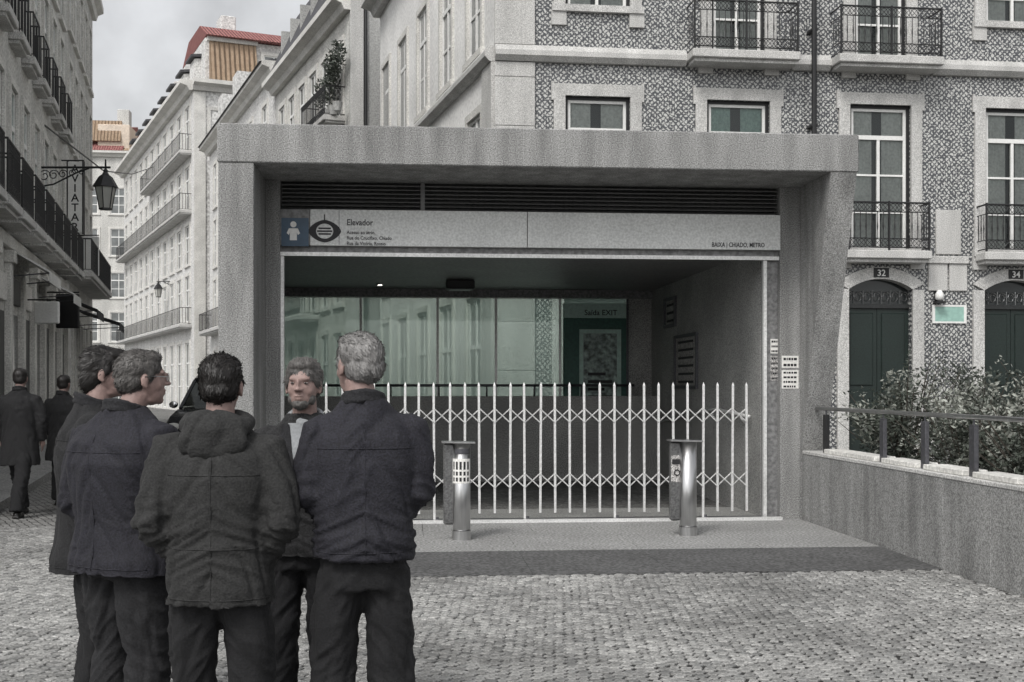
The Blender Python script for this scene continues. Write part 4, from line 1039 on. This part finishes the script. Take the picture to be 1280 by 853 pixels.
# vertical shop sign
Ys = 34.5; xs_, = (ptL(Ys)[0],)
vs_ = thing('vertical_sign', 'tall white vertical shop sign with stacked dark letters on the left facade', 'sign', (xs_ + .12, Ys, 0), 0)
z0_, z1_ = EYE + (HOR - 292) / F * Ys, EYE + (HOR - 203) / F * Ys
wS = .42
MB().bbox(.14, .14 + wS, -.06, .06, z0_, z1_, .01).build('panel', 'white_paint', vs_)
fm = MB()
for q in ((.11, .14), (.14 + wS, .17 + wS)): fm.box(q[0], q[1], -.07, .07, z0_ - .03, z1_ + .03)
fm.build('frame', 'iron_black', vs_)
for q in (z0_ - .06, z1_ + .05): MB().tube([(-.15, 0, q), (.17 + wS, 0, q)], .02, 6).build('bracket', 'iron_black', vs_)
wrd = 'AVIATAR'
for i, ch in enumerate(wrd):
    hh = (z1_ - z0_ - .1) / len(wrd)
    link('lettering', text_mesh(ch, hh * 1.15, 'ink', align='CENTER', sx=1.05), vs_, (.14 + wS / 2, -.064, z1_ - .06 - hh * (i + .88)))

# ornate lantern on its bracket
def lantern(Yl, X0l, XL, zb_, label, sgn=1):
    la = thing('street_lantern', label, 'street lamp', (X0l, Yl, 0), 0)
    D = abs(XL - X0l)
    if sgn < 0: la.rotation_euler.z = R(180)
    br = MB(); br.tube([(-.12, 0, zb_), (D + .12, 0, zb_)], .028, 6); br.tube([(-.1, 0, zb_ - .5), (.35, 0, zb_ - .42), (D * .55, 0, zb_ - .14), (D * .75, 0, zb_ - .02)], .022, 6)
    br.box(-.16, .0, -.05, .05, zb_ - .6, zb_ + .2)
    for q in range(5):
        cx = .12 + q * D * .14; rr = .16 - q * .022; czz = zb_ - .05 - rr
        br.tube([(cx + rr * (1 - i / 22) * math.cos(.55 * i), 0, czz + rr * (1 - i / 22) * math.sin(.55 * i)) for i in range(17)], .013, 5)
    br.build('bracket', 'iron_black', la)
    def sq(m, prof, n=6):
        for (r0, z0), (r1, z1) in zip(prof[:-1], prof[1:]):
            a = [(r0 * math.cos(2 * math.pi * (i + .5) / n), r0 * math.sin(2 * math.pi * (i + .5) / n), z0) for i in range(n)]; b = [(r1 * math.cos(2 * math.pi * (i + .5) / n), r1 * math.sin(2 * math.pi * (i + .5) / n), z1) for i in range(n)]
            m.add(a + b, [(i, (i + 1) % n, n + (i + 1) % n, n + i) for i in range(n)] + [tuple(reversed(range(n))), tuple(range(n, 2 * n))])
        return m
    zt = zb_ - .16
    MB().tube([(0, 0, zb_ + .2), (0, 0, zt - .02)], [.02, .03], 6).build('finial', 'iron_black', la, loc=(D, 0, 0))
    hd = MB(); sq(hd, [(.32, zt - .34), (.30, zt - .30), (.17, zt - .08), (.09, zt - .02), (.05, zt + .05)]); hd.ell((0, 0, zt + .07), (.06, .06, .06), 8, 6); h_ = hd.build('lamp_hood', 'iron_black', la, loc=(D, 0, 0))
    gl = MB(); sq(gl, [(.15, zt - .86), (.245, zt - .345)]); gl.build('lamp_glass', 'lamp_glass', la, loc=(D, 0, 0))
    fm = MB()
    for i in range(6):
        t = 2 * math.pi * (i + .5) / 6; fm.tube([(.155 * math.cos(t), .155 * math.sin(t), zt - .86), (.25 * math.cos(t), .25 * math.sin(t), zt - .34)], .013, 5)
    sq(fm, [(.17, zt - .90), (.165, zt - .86)]); fm.build('lamp_cage', 'iron_black', la, loc=(D, 0, 0))


lantern(30.0, ptL(30.0)[0], (132 - 640) / F * 30.0, EYE + (HOR - 209.5) / F * 30.0, 'black lantern hanging from an ornate iron wall bracket on the left facade')
lantern(80.0, (223 - 640) / F * 80, (198 - 640) / F * 80, EYE + (HOR - 352) / F * 80, 'small distant lantern on the facade of the white street block', -1)
cab = MB().tube([(ptL(31)[0], 31, EYE + (HOR - 205) / F * 31 + 1), ((130 - 640) / F * 40, 40, EYE + (HOR - 214) / F * 40), ((165 - 640) / F * 62, 62, EYE + (HOR - 218) / F * 62), ((192 - 640) / F * 88, 88, EYE + (HOR - 214) / F * 88 + .3)], .025, 5)
tag(cab.build('overhead_cable', 'iron_black'), 'thin dark cable slung across the street behind the lantern', 'cable')
for i_, (Yq, zq, ww_, hh_, mq, lb) in enumerate(((27.2, 3.0, .55, .5, 'white_paint', 'small pale hanging sign over the nearest left shopfronts'), (31.5, 3.1, .6, .9, 'iron_black', 'dark upright hanging sign in the middle of the left shopfronts'), (39.5, 5.2, .5, 1.3, 'white_paint', 'pale upright hanging sign beyond the vertical letter sign'))):
    hg = thing('hanging_sign', lb, 'sign', (ptL(Yq)[0] + .1, Yq, zq), 0)
    MB().bbox(.15, .15 + ww_, -.05, .05, 0, hh_, .02).build('panel', mq, hg); MB().tube([(-.12, 0, hh_ + .04), (.15 + ww_, 0, hh_ + .04)], .02, 5).build('bracket', 'iron_black', hg)
# ------------------------------------------------------------------ car in the street behind the group
def car():
    Yv = 25.0; X = (254 - 640) / F * Yv
    o = thing('parked_car', 'dark boxy car facing us in the street, mostly hidden behind the group of men', 'car', (X, Yv, 0), R(0))
    W = .88
    secs = [(-.05, .32, .72, .80), (.25, .25, .95, .84), (.95, .22, 1.08, W), (1.35, .22, 1.12, W), (3.7, .22, 1.15, W), (4.2, .3, 1.1, W * .95)]
    b = MB()
    for y, z0, z1, w2 in secs:
        b.v += [(-w2 + .06, y, z0), (w2 - .06, y, z0), (w2, y, z0 + .12), (w2, y, z1 - .14), (w2 - .08, y, z1), (-w2 + .08, y, z1), (-w2, y, z1 - .14), (-w2, y, z0 + .12)]
    for i in range(len(secs) - 1):
        for k in range(8): l = (k + 1) % 8; b.f.append((i * 8 + k, (i + 1) * 8 + k, (i + 1) * 8 + l, i * 8 + l))
    b.f += [tuple(range(8)), tuple(reversed(range(40, 48)))]
    b.build('body', 'car_paint', o, True)
    # roof and pillars
    rf = MB(); A0 = [(-.78, 1.1, 1.10), (.78, 1.1, 1.10), (.66, 1.85, 1.72), (-.66, 1.85, 1.72)]
    rf.bbox(-.66, .66, 1.8, 3.9, 1.70, 1.78, .025)
    for sgn in (-1, 1):
        rf.tube([(.78 * sgn, 1.1, 1.1), (.65 * sgn, 1.85, 1.72)], .04, 6); rf.tube([(.83 * sgn, 2.6, 1.13), (.65 * sgn, 2.6, 1.72)], .04, 6); rf.tube([(.82 * sgn, 4.0, 1.12), (.65 * sgn, 3.85, 1.72)], .06, 6)
    rf.build('roof', 'car_paint', o)
    MB().add(A0, [(0, 1, 2, 3)]).build('windscreen', 'windscreen_glass', o)
    sw = MB()
    for sgn in (-1, 1): sw.add([(.80 * sgn, 1.15, 1.13), (.83 * sgn, 3.95, 1.14), (.655 * sgn, 3.85, 1.70), (.655 * sgn, 1.87, 1.70)], [(0, 1, 2, 3)])
    sw.build('side_glass', 'pane_dark', o)
    MB().box(-.7, .7, 1.7, 3.6, .6, 1.1).build('seats', 'tyre', o)
    for sgn in (-1, 1):
        MB().ell((sgn * .97, 1.25, 1.18), (.10, .06, .08), 10, 8).build('wing_mirror', 'chrome', o, True)
        MB().ell((sgn * .62, -.0, .72), (.17, .08, .10), 12, 8).build('headlight', 'lamp_glass', o, True)
        for y in (.75, 3.4):
            wl = MB().lathe([(.0, -.1), (.31, -.1), (.33, -.06), (.33, .06), (.31, .1)], 20, mat=Matrix.Translation((sgn * .80, y, .33)) @ Matrix.Rotation(R(90), 4, 'Y')).build('wheel', 'tyre', o)
            MB().lathe([(.19, -.104), (.19, .104)], 14, mat=Matrix.Translation((sgn * .80, y, .33)) @ Matrix.Rotation(R(90), 4, 'Y')).build('rim', 'chrome', wl)
    MB().box(-.5, .5, -.075, -.02, .50, .62).build('grille', 'tyre', o); MB().box(-.86, .86, -.12, .02, .28, .46).build('bumper', 'car_paint', o)
    MB().box(-.24, .24, -.135, -.121, .34, .43).build('number_plate', 'white_paint', o)
car()

# ------------------------------------------------------------------ people
def remesh(m, voxel, smooth=3):
    me = m.mesh('tmp'); o = bpy.data.objects.new('tmp', me); col.objects.link(o)
    bm = bmesh.new(); bm.from_mesh(me); bmesh.ops.recalc_face_normals(bm, faces=bm.faces); bm.to_mesh(me); bm.free()
    r = o.modifiers.new('r', 'REMESH'); r.mode = 'VOXEL'; r.voxel_size = voxel
    s = o.modifiers.new('s', 'SMOOTH'); s.iterations = smooth; s.factor = .5
    dg = bpy.context.evaluated_depsgraph_get(); dg.update()
    out = bpy.data.meshes.new_from_object(o.evaluated_get(dg)); bpy.data.objects.remove(o)
    return out
def displace(me, fn):
    me.update(); nr = [v.normal.copy() for v in me.vertices]
    for v, n in zip(me.vertices, nr):
        d = fn(v.co, n)
        if isinstance(d, Vector): v.co += d
        else: v.co += n * d
    me.update()
def folds(me, amp, seed, waist=None, elbow=None, legs=False):
    off = Vector((seed * 3.1, seed * 1.7, seed * .9))
    def fn(p, n):
        q = Vector((p.x * 4.5, p.y * 4.5, p.z * 2.6)) + off
        sl = 1 if p.x > 0 else -1
        # long creases that run down the cloth, then short sharp ones across them
        u = Vector((p.x * 11 + p.z * 4 * sl, p.y * 11, p.z * 3.2)) + off
        rid = max(0, 1 - abs(noise.noise(u)) * 4.0)
        u2 = Vector((p.x * 9, p.y * 9, p.z * 17 + p.x * 12 * sl)) + off
        r2 = max(0, 1 - abs(noise.noise(u2)) * 5.0) * max(0, noise.noise(q * 1.7) + .25)
        d = amp * (1.0 * noise.noise(q) - .85 * rid + .75 * r2)
        if waist is not None:
            k = math.exp(-((p.z - waist) / .12) ** 2)
            v_ = Vector((p.x * 3.5, p.y * 4, p.z * 30 + abs(p.x) * 14)) + off
            d += amp * 1.1 * k * (max(0, 1 - abs(noise.noise(v_)) * 3.5) - .3)
        if elbow is not None and abs(p.x) > .17:
            k = math.exp(-((p.z - elbow) / .09) ** 2)
            v_ = Vector((p.x * 6, p.y * 9, p.z * 34 + p.y * 22)) + off
            d += amp * .8 * k * (max(0, 1 - abs(noise.noise(v_)) * 3.5) - .3)
        if legs:
            v_ = Vector((p.x * 8, p.y * 8, p.z * 13 + p.x * 16 * sl)) + off
            d += amp * .7 * (max(0, 1 - abs(noise.noise(v_)) * 4) - .25)
        return d
    displace(me, fn)
def part(name, me, mat, parent, smooth=True):
    me.name = name; me.materials.clear(); me.materials.append(M[mat])
    if smooth: me.shade_smooth()
    return link(name, me, parent)
def head_mesh(m, c, yaw, tilt=0.0, s=1.0):
    """adds head volumes around c (chin-to-crown centre); returns the head matrix"""
    mt = Matrix.Translation(c) @ Matrix.Rotation(yaw, 4, 'Z') @ Matrix.Rotation(tilt, 4, 'X') @ Matrix.Diagonal((s, s, s, 1))
    def e(cc, r, rot=None):
        t = MB(); t.ell(cc, r, 20, 14, rot); m.add(t.v, t.f, mt)
    e((0, -.015, .035), (.074, .096, .083)); e((0, .012, -.01), (.066, .078, .085)); e((0, .03, -.055), (.050, .058, .055))
    e((0, .066, -.088), (.024, .020, .018)); e((0, .02, -.085), (.045, .05, .022))
    e((.034, .050, -.024), (.024, .024, .026)); e((-.034, .050, -.024), (.024, .024, .026)); e((0, .052, -.045), (.036, .030, .030))         # cheekbones
    e((0, .073, .030), (.050, .016, .016))                                                          # brow
    e((0, .092, .006), (.009, .016, .028), Matrix.Rotation(R(-14), 3, 'X')); e((0, .106, -.016), (.013, .013, .010)); e((.011, .098, -.019), (.009, .010, .008)); e((-.011, .098, -.019), (.009, .010, .008))
    e((0, .087, -.046), (.022, .010, .0065)); e((0, .085, -.058), (.019, .010, .007))               # lips
    for sx in (-1, 1):
        e((sx * .078, -.008, -.004), (.008, .018, .031), Matrix.Rotation(R(-10), 3, 'X')); e((sx * .077, -.002, -.030), (.007, .010, .010))
    return mt
def hair_mesh(mt, style):
    m = MB()
    def e(cc, r):
        t = MB(); t.ell(cc, r, 22, 16); m.add(t.v, t.f, mt)
    if style == 'bald':
        e((0, -.032, .010), (.081, .084, .062)); e((0, -.012, .052), (.073, .088, .072))
    else:
        e((0, -.022, .046), (.084, .100, .084)); e((0, -.045, -.002), (.078, .070, .070)); e((0, .022, .092), (.062, .056, .032))
        for sx in (-1, 1): e((sx * .070, .012, .018), (.012, .020, .030))
        if style == 'long': e((0, -.06, -.02), (.076, .06, .075)); e((0, -.03, .085), (.08, .08, .052)); e((0, .05, .085), (.06, .05, .035))
    return m
def strands(me, mt, n, L, seed, mat_off=0, wid=.0016):
    """short locks standing on the hair volume, combed down and back"""
    r = random.Random(seed); vs = me.vertices; m = MB(); inv = mt.inverted(); R3 = mt.to_3x3()
    polys = me.polygons
    for _ in range(n):
        p = polys[r.randrange(len(polys))]; c = p.center; lc = inv @ c
        nn = p.normal
        flow = R3 @ Vector((lc.x * .8, -1.0, -.7 if lc.z < .08 else .05)).normalized()
        d = (flow - nn * flow.dot(nn)).normalized() + Vector((r.uniform(-.14, .14), r.uniform(-.14, .14), r.uniform(-.14, .14)))
        l = L * r.uniform(.5, 1.3); side = d.cross(nn).normalized() * wid
        a = c - nn * .003; b_ = c + nn * .002 + d * l * .5; e_ = c + d * l * .9 - nn * .002 + nn * r.uniform(.0, .004)
        k = len(m.v); m.v += [tuple(a - side), tuple(a + side), tuple(b_ + side), tuple(b_ - side), tuple(e_)]; m.f += [(k, k + 1, k + 2, k + 3), (k + 3, k + 2, k + 4)]
    return m
def person(label, px, Y, yaw, top, coat='coat_charcoal', trousers='trouser_black', hair='hair_dark', hstyle='short', hem=.80, wdt=1.0, dep=1.0,
           elbow=(.27, -.05, 1.12), wrist=(.19, .13, .93), head_yaw=0, head_off=(0, .03, 0), hood=False, stance=.11, seed=1, flare=1.0, walking=0, glasses=False, low=False, openfront=False,
           arms_down=False, group=None, zfoot=.017, hunch=0.0, tilt=0.0, shx=1.0, feet_yaw=0):
    X = (px - 640) / F * Y
    o = thing('person', label, 'person', (X, Y, zfoot), yaw, group)
    H = top - zfoot; k = H / 1.75
    vox = .016 if low else .0095
    hc = Vector((head_off[0], head_off[1], 1.635 + head_off[2])) * 1.0
    hc = Vector((hc.x * k, hc.y * k, (hc.z) * k)); hs_ = k * 1.0
    # body: head, neck, trunk, arms with hands, legs in one skin
    bm = MB(); mt = head_mesh(bm, hc, R(head_yaw), tilt, hs_)
    bm.tube([(0, -.02 * k, 1.38 * k), (0, -.015 * k + head_off[1] * .3, 1.48 * k), (hc.x * .9, hc.y - .02, hc.z - .05)], [.075 * k, .058 * k, .054 * k], 16)
    bm.loft([(0, 0, .86 * k, .14, .09), (0, 0, 1.0 * k, .13, .09), (0, 0, 1.2 * k, .145, .095), (0, -.01, 1.38 * k, .15, .08), (0, -.01, 1.44 * k, .08, .06)])
    if walking: fy = [(.24, -1), (-.30, 1)]
    else: fy = [(.02, -1), (-.01, 1)]
    hips = []
    for f_, sx in fy:
        bm.tube([(sx * .085, 0, .92 * k), (sx * .095 * 1.0, f_ * .5 + .02, .5 * k), (sx * stance, f_, .10 * k)], [.075, .05, .036], 12)
        bm.ell((sx * stance, f_ + .05, .045), (.035, .09, .03), 12, 8)
        hips.append((sx, f_))
    for sx in (-1, 1):
        e_ = Vector((sx * elbow[0] * shx, elbow[1], elbow[2] * k)); w_ = Vector((sx * wrist[0], wrist[1], wrist[2] * k)); s_ = Vector((sx * .175 * wdt * shx, -.01, 1.40 * k))
        bm.tube([tuple(s_), tuple(e_), tuple(w_)], [.045, .036, .026], 10)
        d = (w_ - e_).normalized(); nrm = Vector((sx, 0, .2)); sd_ = d.cross(nrm).normalized()
        pc_ = w_ + d * .045
        bm.ell(tuple(pc_), (.018, .040, .045), 10, 8, d.to_track_quat('Z', 'X').to_matrix())
        for q in range(4):                                              # fingers, slightly curled
            b0 = w_ + d * .085 + sd_ * (.027 - .018 * q); ln = (.065, .075, .07, .055)[q]
            bm.tube([tuple(b0), tuple(b0 + d * ln * .55), tuple(b0 + d * ln * .95 - nrm * .02)], [.009, .0085, .007], 6)
        tb = w_ + d * .03 + sd_ * .035; bm.tube([tuple(tb), tuple(tb + sd_ * .03 + d * .03), tuple(tb + sd_ * .035 + d * .06)], [.011, .0095, .008], 6)
    body = remesh(bm, .012 if low else .006, 2)
    if not low:
        inv = mt.inverted()
        def fn(p, n):
            l = inv @ p
            if l.y < .03 or l.z < -.12: return 0.0
            d = 0
            for sx in (-1, 1): d -= .006 * math.exp(-(((l.x - sx * .031) / .016) ** 2 + ((l.z - .012) / .011) ** 2))
            d -= .004 * math.exp(-((l.z + .052) / .0025) ** 2 - (l.x / .02) ** 2)
            return d
        displace(body, fn)
    part('body', body, 'skin', o)
    if not low and openfront:
        for sx in (-1, 1): 
            t = MB(); t.ell((sx * .031, .074, .012), (.0105, .0095, .0045), 10, 8); e2 = MB(); e2.add(t.v, t.f, mt); eo_ = e2.build('eye', 'eye_white', o, True); t = MB(); t.ell((sx * .031, .0815, .012), (.0042, .003, .0042), 8, 6); e3 = MB(); e3.add(t.v, t.f, mt); e3.build('iris', 'hair_dark', eo_, True)
    # hair
    hm = hair_mesh(mt, hstyle); hme = remesh(hm, .012 if low else .007, 2)
    off = seed * 7.3
    displace(hme, lambda p, n: .006 * noise.noise(Vector((p.x * 45 + off, p.y * 45, p.z * 22))) + .003 * noise.noise(Vector((p.x * 120, p.y * 120 + off, p.z * 60))))
    if not low:
        st_ = strands(hme, mt, 4200 if hstyle != 'bald' else 2600, .034 if hstyle == 'long' else (.018 if hstyle == 'bald' else .024), seed)
        bmx = bmesh.new(); bmx.from_mesh(hme); t = st_.mesh('x'); bmx.from_mesh(t); bmx.to_mesh(hme); bmx.free()
    ho = part('hair', hme, hair, o)
    if openfront:
        bd = MB()
        for cc, rr in (((0, .058, -.082), (.040, .032, .030)), ((.045, .028, -.062), (.018, .030, .028)), ((-.045, .028, -.062), (.018, .030, .028))  ):
            t = MB(); t.ell(cc, rr, 16, 12); bd.add(t.v, t.f, mt)
        bme = remesh(bd, .006, 2); displace(bme, lambda p, n: .004 * noise.noise(p * 90)); part('beard', bme, hair, o)
    # trousers
    tr = MB(); tr.loft([(0, 0, .80 * k, .165 * wdt, .12), (0, 0, .95 * k, .17 * wdt, .13), (0, 0, 1.0 * k, .15 * wdt, .12)])
    for sx, f_ in hips:
        kx = sx * (.088 + stance) / 2
        tr.tube([(sx * .085 * wdt, 0, .86 * k), (kx * 1.0, f_ * .3 + .01, .66 * k), (kx * 1.05, f_ * .6 + .025, .48 * k), (sx * stance, f_ * .85, .27 * k), (sx * stance, f_, .075)], [.100 * wdt, .097 * wdt, .090, .086, .094], 18)
    tme = remesh(tr, vox, 4); folds(tme, .011, seed + 2, legs=True); part('trousers', tme, trousers, o)
    sh_ = MB()
    for sx, f_ in hips:
        sh_.ell((sx * stance, f_ + .02, .045), (.048, .07, .045), 12, 8); sh_.ell((sx * stance, f_ + .11, .035), (.046, .09, .035), 12, 8); sh_.box(sx * stance - .045, sx * stance + .045, f_ - .05, f_ + .17, 0.0, .022)
    sme = remesh(sh_, .012 if low else .008, 3)
    sme.name = 'shoes'; part('shoes', sme, 'leather', o)
    # coat
    c = MB(); hz = hem
    y_ = -hunch
    c.loft([(0, .0, hz - .05, .215 * wdt * flare, .155 * dep * flare), (0, .0, hz + .06, .214 * wdt * flare, .155 * dep * flare), (0, 0, (hz + 1.02 * k) / 2, .208 * wdt * (1 + flare) / 2, .150 * dep), (0, 0, 1.05 * k, .196 * wdt, .140 * dep), (0, y_ * .5, 1.18 * k, .205 * wdt, .145 * dep),
            (0, y_ - .01, 1.28 * k, .212 * wdt, .142 * dep), (0, y_ - .015, 1.365 * k, .202 * wdt, .124 * dep), (0, y_ * .6 - .015, 1.425 * k, .158 * wdt, .098 * dep), (0, -.012, 1.472 * k, .115 * wdt, .092), (0, -.008, 1.515 * k, .074, .082)], 36)
    for sx in (-1, 1):
        s_ = (sx * .178 * wdt * shx, y_ * .5 - .012, 1.392 * k); e_ = (sx * elbow[0] * shx, elbow[1], elbow[2] * k); w_ = (sx * wrist[0], wrist[1], wrist[2] * k)
        mid = tuple((a + b) / 2 + (.012 * sx if i == 0 else 0) for i, (a, b) in enumerate(zip(s_, e_)))
        md2 = tuple((a + b) / 2 for a, b in zip(e_, w_))
        c.tube([(sx * .12 * wdt, y_ * .5 - .012, 1.41 * k), s_, mid, e_, md2, w_], [.055, .078, .073, .068, .062, .056], 16)
    cme = remesh(c, vox, 4)
    bq = bmesh.new(); bq.from_mesh(cme); bmesh.ops.bisect_plane(bq, geom=bq.verts[:] + bq.edges[:] + bq.faces[:], plane_co=(0, 0, hem), plane_no=(0, 0, 1), clear_inner=True)
    ed_ = [e for e in bq.edges if e.is_boundary]; ex_ = bmesh.ops.extrude_edge_only(bq, edges=ed_)
    for v_ in [q for q in ex_['geom'] if isinstance(q, bmesh.types.BMVert)]: v_.co.x *= .93; v_.co.y *= .93; v_.co.z += .012
    bq.to_mesh(cme); bq.free()
    folds(cme, .0125, seed, waist=None if flare > 1.02 else 1.02 * k, elbow=elbow[2] * k)
    co = part('coat', cme, coat, o)
    # collar or hood
    if hood:
        hd = MB()
        n = 18
        pts = [(.105 * math.cos(t) , -.035 + .085 * math.sin(t), (1.49 - .035 * math.sin(t) * -1 * .6) * k) for t in [2 * math.pi * q / n for q in range(n)]]
        hd.tube(pts, [.040 + .012 * max(0, -math.sin(2 * math.pi * q / n)) for q in range(n)], 10, True)
        hd.ell((0, -.115, 1.43 * k), (.135, .050, .085), 18, 12); hd.ell((0, -.10, 1.50 * k), (.12, .055, .05), 16, 10)
        hme2 = remesh(hd, vox, 4); folds(hme2, .010, seed + 5); part('hood', hme2, coat, o)
    else:
        cl = MB(); n = 20
        for dz, rr in (((0, .0), (.03, .004)) if not openfront else ((0, .006), (.014, .010))):
            pts = [((.078 - rr) * math.cos(t), -.01 + (.080 - rr) * math.sin(t), (1.486 + dz - .024 * math.sin(t)) * k) for t in [2 * math.pi * q / n for q in range(n)]]
            cl.tube(pts, .0155, 8, True)
        clm = remesh(cl, .008, 4); folds(clm, .004, seed + 5); part('collar', clm, 'shirt' if openfront else ('wool_dark' if not low else coat), o)
    if openfront:
        from mathutils.bvhtree import BVHTree
        bv = BVHTree.FromPolygons([v.co for v in cme.vertices], [tuple(p.vertices) for p in cme.polygons])
        def patch(name, left, right, z0, z1, off_, mat_, n=12, m_=6):
            pm = MB()
            for i in range(n + 1):
                z = z0 + (z1 - z0) * i / n
                for j in range(m_ + 1):
                    x = left(i / n) + (right(i / n) - left(i / n)) * j / m_; h = bv.ray_cast(Vector((x, 1, z)), Vector((0, -1, 0)))
                    pm.v.append((x, (h[0].y if h[0] else .09) + off_, z))
            pm.f = [(i * (m_ + 1) + j, i * (m_ + 1) + j + 1, (i + 1) * (m_ + 1) + j + 1, (i + 1) * (m_ + 1) + j) for i in range(n) for j in range(m_)]
            q_ = len(pm.v); back = [(x, y - .004, z) for x, y, z in pm.v]; pm.v += back; pm.f += [tuple(reversed([q_ + i for i in f])) for f in list(pm.f)]
            return pm.build(name, mat_, o, True)
        patch('shirt_front', lambda t: -.055 * t - .002, lambda t: .055 * t + .002, 1.22 * k, 1.465 * k, .006, 'shirt')
        patch('lapel', lambda t: .050 * t, lambda t: .012 + .085 * min(1, t * 1.5) * (1 if t < .8 else .9), 1.20 * k, 1.46 * k, .011, 'wool_dark')
        patch('lapel', lambda t: -.012 - .085 * min(1, t * 1.5) * (1 if t < .8 else .9), lambda t: -.050 * t, 1.20 * k, 1.46 * k, .011, 'wool_dark')
    # seams and vent down the back
    if not low:
        # collect seam points on the coat surface by casting from behind
        from mathutils.bvhtree import BVHTree
        bvh = BVHTree.FromPolygons([v.co for v in cme.vertices], [tuple(p.vertices) for p in cme.polygons])
        sm = MB()
        def seam(fx, z0, z1, n=24, rr=.0022):
            pts = []
            for i in range(n + 1):
                z = z0 + (z1 - z0) * i / n; h = bvh.ray_cast(Vector((fx(z), -1, z)), Vector((0, 1, 0)))
                if h[0]: pts.append((h[0].x, h[0].y - .0005, h[0].z))
            if len(pts) > 3: sm.tube(pts, rr, 5)
        seam(lambda z: 0.0, hem + .02, 1.40 * k)
        def hseam(z, x0, x1, n=24):
            pts = []
            for i in range(n + 1):
                x = x0 + (x1 - x0) * i / n; h = bvh.ray_cast(Vector((x, -1, z)), Vector((0, 1, 0)))
                if h[0]: pts.append((h[0].x, h[0].y - .0005, h[0].z))
            if len(pts) > 3: sm.tube(pts, .0025, 5)
        hseam(hem + .03, -.2 * wdt, .2 * wdt)
        if hood: hseam(1.02 * k, -.16, .16); hseam(1.30 * k, -.17, .17)
        else: hseam(1.33 * k, -.18 * wdt, .18 * wdt)
        sm.build('seam', coat, co, True)
    if glasses:
        gm = MB()
        for sx in (-1, 1):
            gm.tube([tuple(mt @ Vector((sx * .033 + .024 * math.cos(t), .098, .010 + .018 * math.sin(t)))) for t in [2 * math.pi * q / 14 for q in range(14)]], .0018, 5, True)
            gm.tube([tuple(mt @ Vector(v)) for v in ((sx * .056, .097, .012), (sx * .080, .04, .014), (sx * .085, -.01, .012))], .002, 5)
        gm.tube([tuple(mt @ Vector(v)) for v in ((-.01, .1, .012), (.01, .1, .012))], .002, 5)
        gm.build('glasses', 'steel', o)
    return o
person('man with dark swept hair seen in profile, leftmost of the standing group', 119, 5.65, R(-70), 1.768, coat='coat_black', trousers='trouser_black', hair='hair_dark', hstyle='long', hem=.725,
       wdt=1.0, dep=1.25, head_yaw=-12, head_off=(0.0, .05, -.0), seed=2, flare=1.08, elbow=(.26, -.05, 1.12), wrist=(.15, .06, .98))
person('stout man in long dark navy coat and glasses seen from behind at the left', 158, 5.02, R(-30), 1.742, coat='coat_navy', trousers='trouser_grey', hair='hair_mixed', hem=.812, wdt=1.16, dep=1.2,
       head_yaw=-32, head_off=(.035, .06, -.005), seed=3, glasses=True, hunch=.02, flare=1.03, elbow=(.27, -.05, 1.10), wrist=(.16, .05, .99), stance=.12)
person('man in hooded thigh length jacket with dark cropped hair, back turned, group centre', 276, 4.52, 0, 1.705, coat='coat_olive', trousers='trouser_black', hair='hair_dark', hem=.768, wdt=.97, dep=1.08,
       hood=True, seed=4, elbow=(.245, -.06, 1.105), wrist=(.15, .05, .96), flare=.98, stance=.12, head_off=(.0, .015, 0))
person('grey haired man in open dark jacket and pale collar facing the camera', 381, 5.35, R(176), 1.71, coat='coat_charcoal', trousers='trouser_grey', hair='hair_mixed', hem=.84, wdt=.95,
       seed=5, openfront=True, elbow=(.25, -.03, 1.13), wrist=(.15, .05, 1.02), stance=.12)
person('tall man with short grey hair and navy jacket seen from behind, right of the group', 454, 4.6, R(10), 1.79, coat='coat_navy', trousers='trouser_black', hair='hair_grey', hstyle='short', hem=.93, wdt=.97, dep=1.1,
       head_yaw=30, head_off=(-.02, .03, .0), seed=6, elbow=(.205, -.03, 1.16), wrist=(.14, .04, 1.08), flare=.92, stance=.125)
person('distant man in long black coat walking away at the left edge', 25, 14.7, R(4), 1.80, coat='coat_black', hair='hair_dark', hem=.62, seed=7, walking=1, low=True, elbow=(.27, -.02, 1.15), wrist=(.25, .06, .90), flare=1.05, stance=.06, zfoot=.004, wdt=1.05)
person('distant pedestrian in dark coat half hidden behind the man in profile', 79, 16.0, R(-10), 1.73, coat='coat_black', hair='hair_dark', hem=.60, seed=8, low=True, flare=1.1, elbow=(.27, -.02, 1.12), wrist=(.2, .12, .92), stance=.08, zfoot=.004)
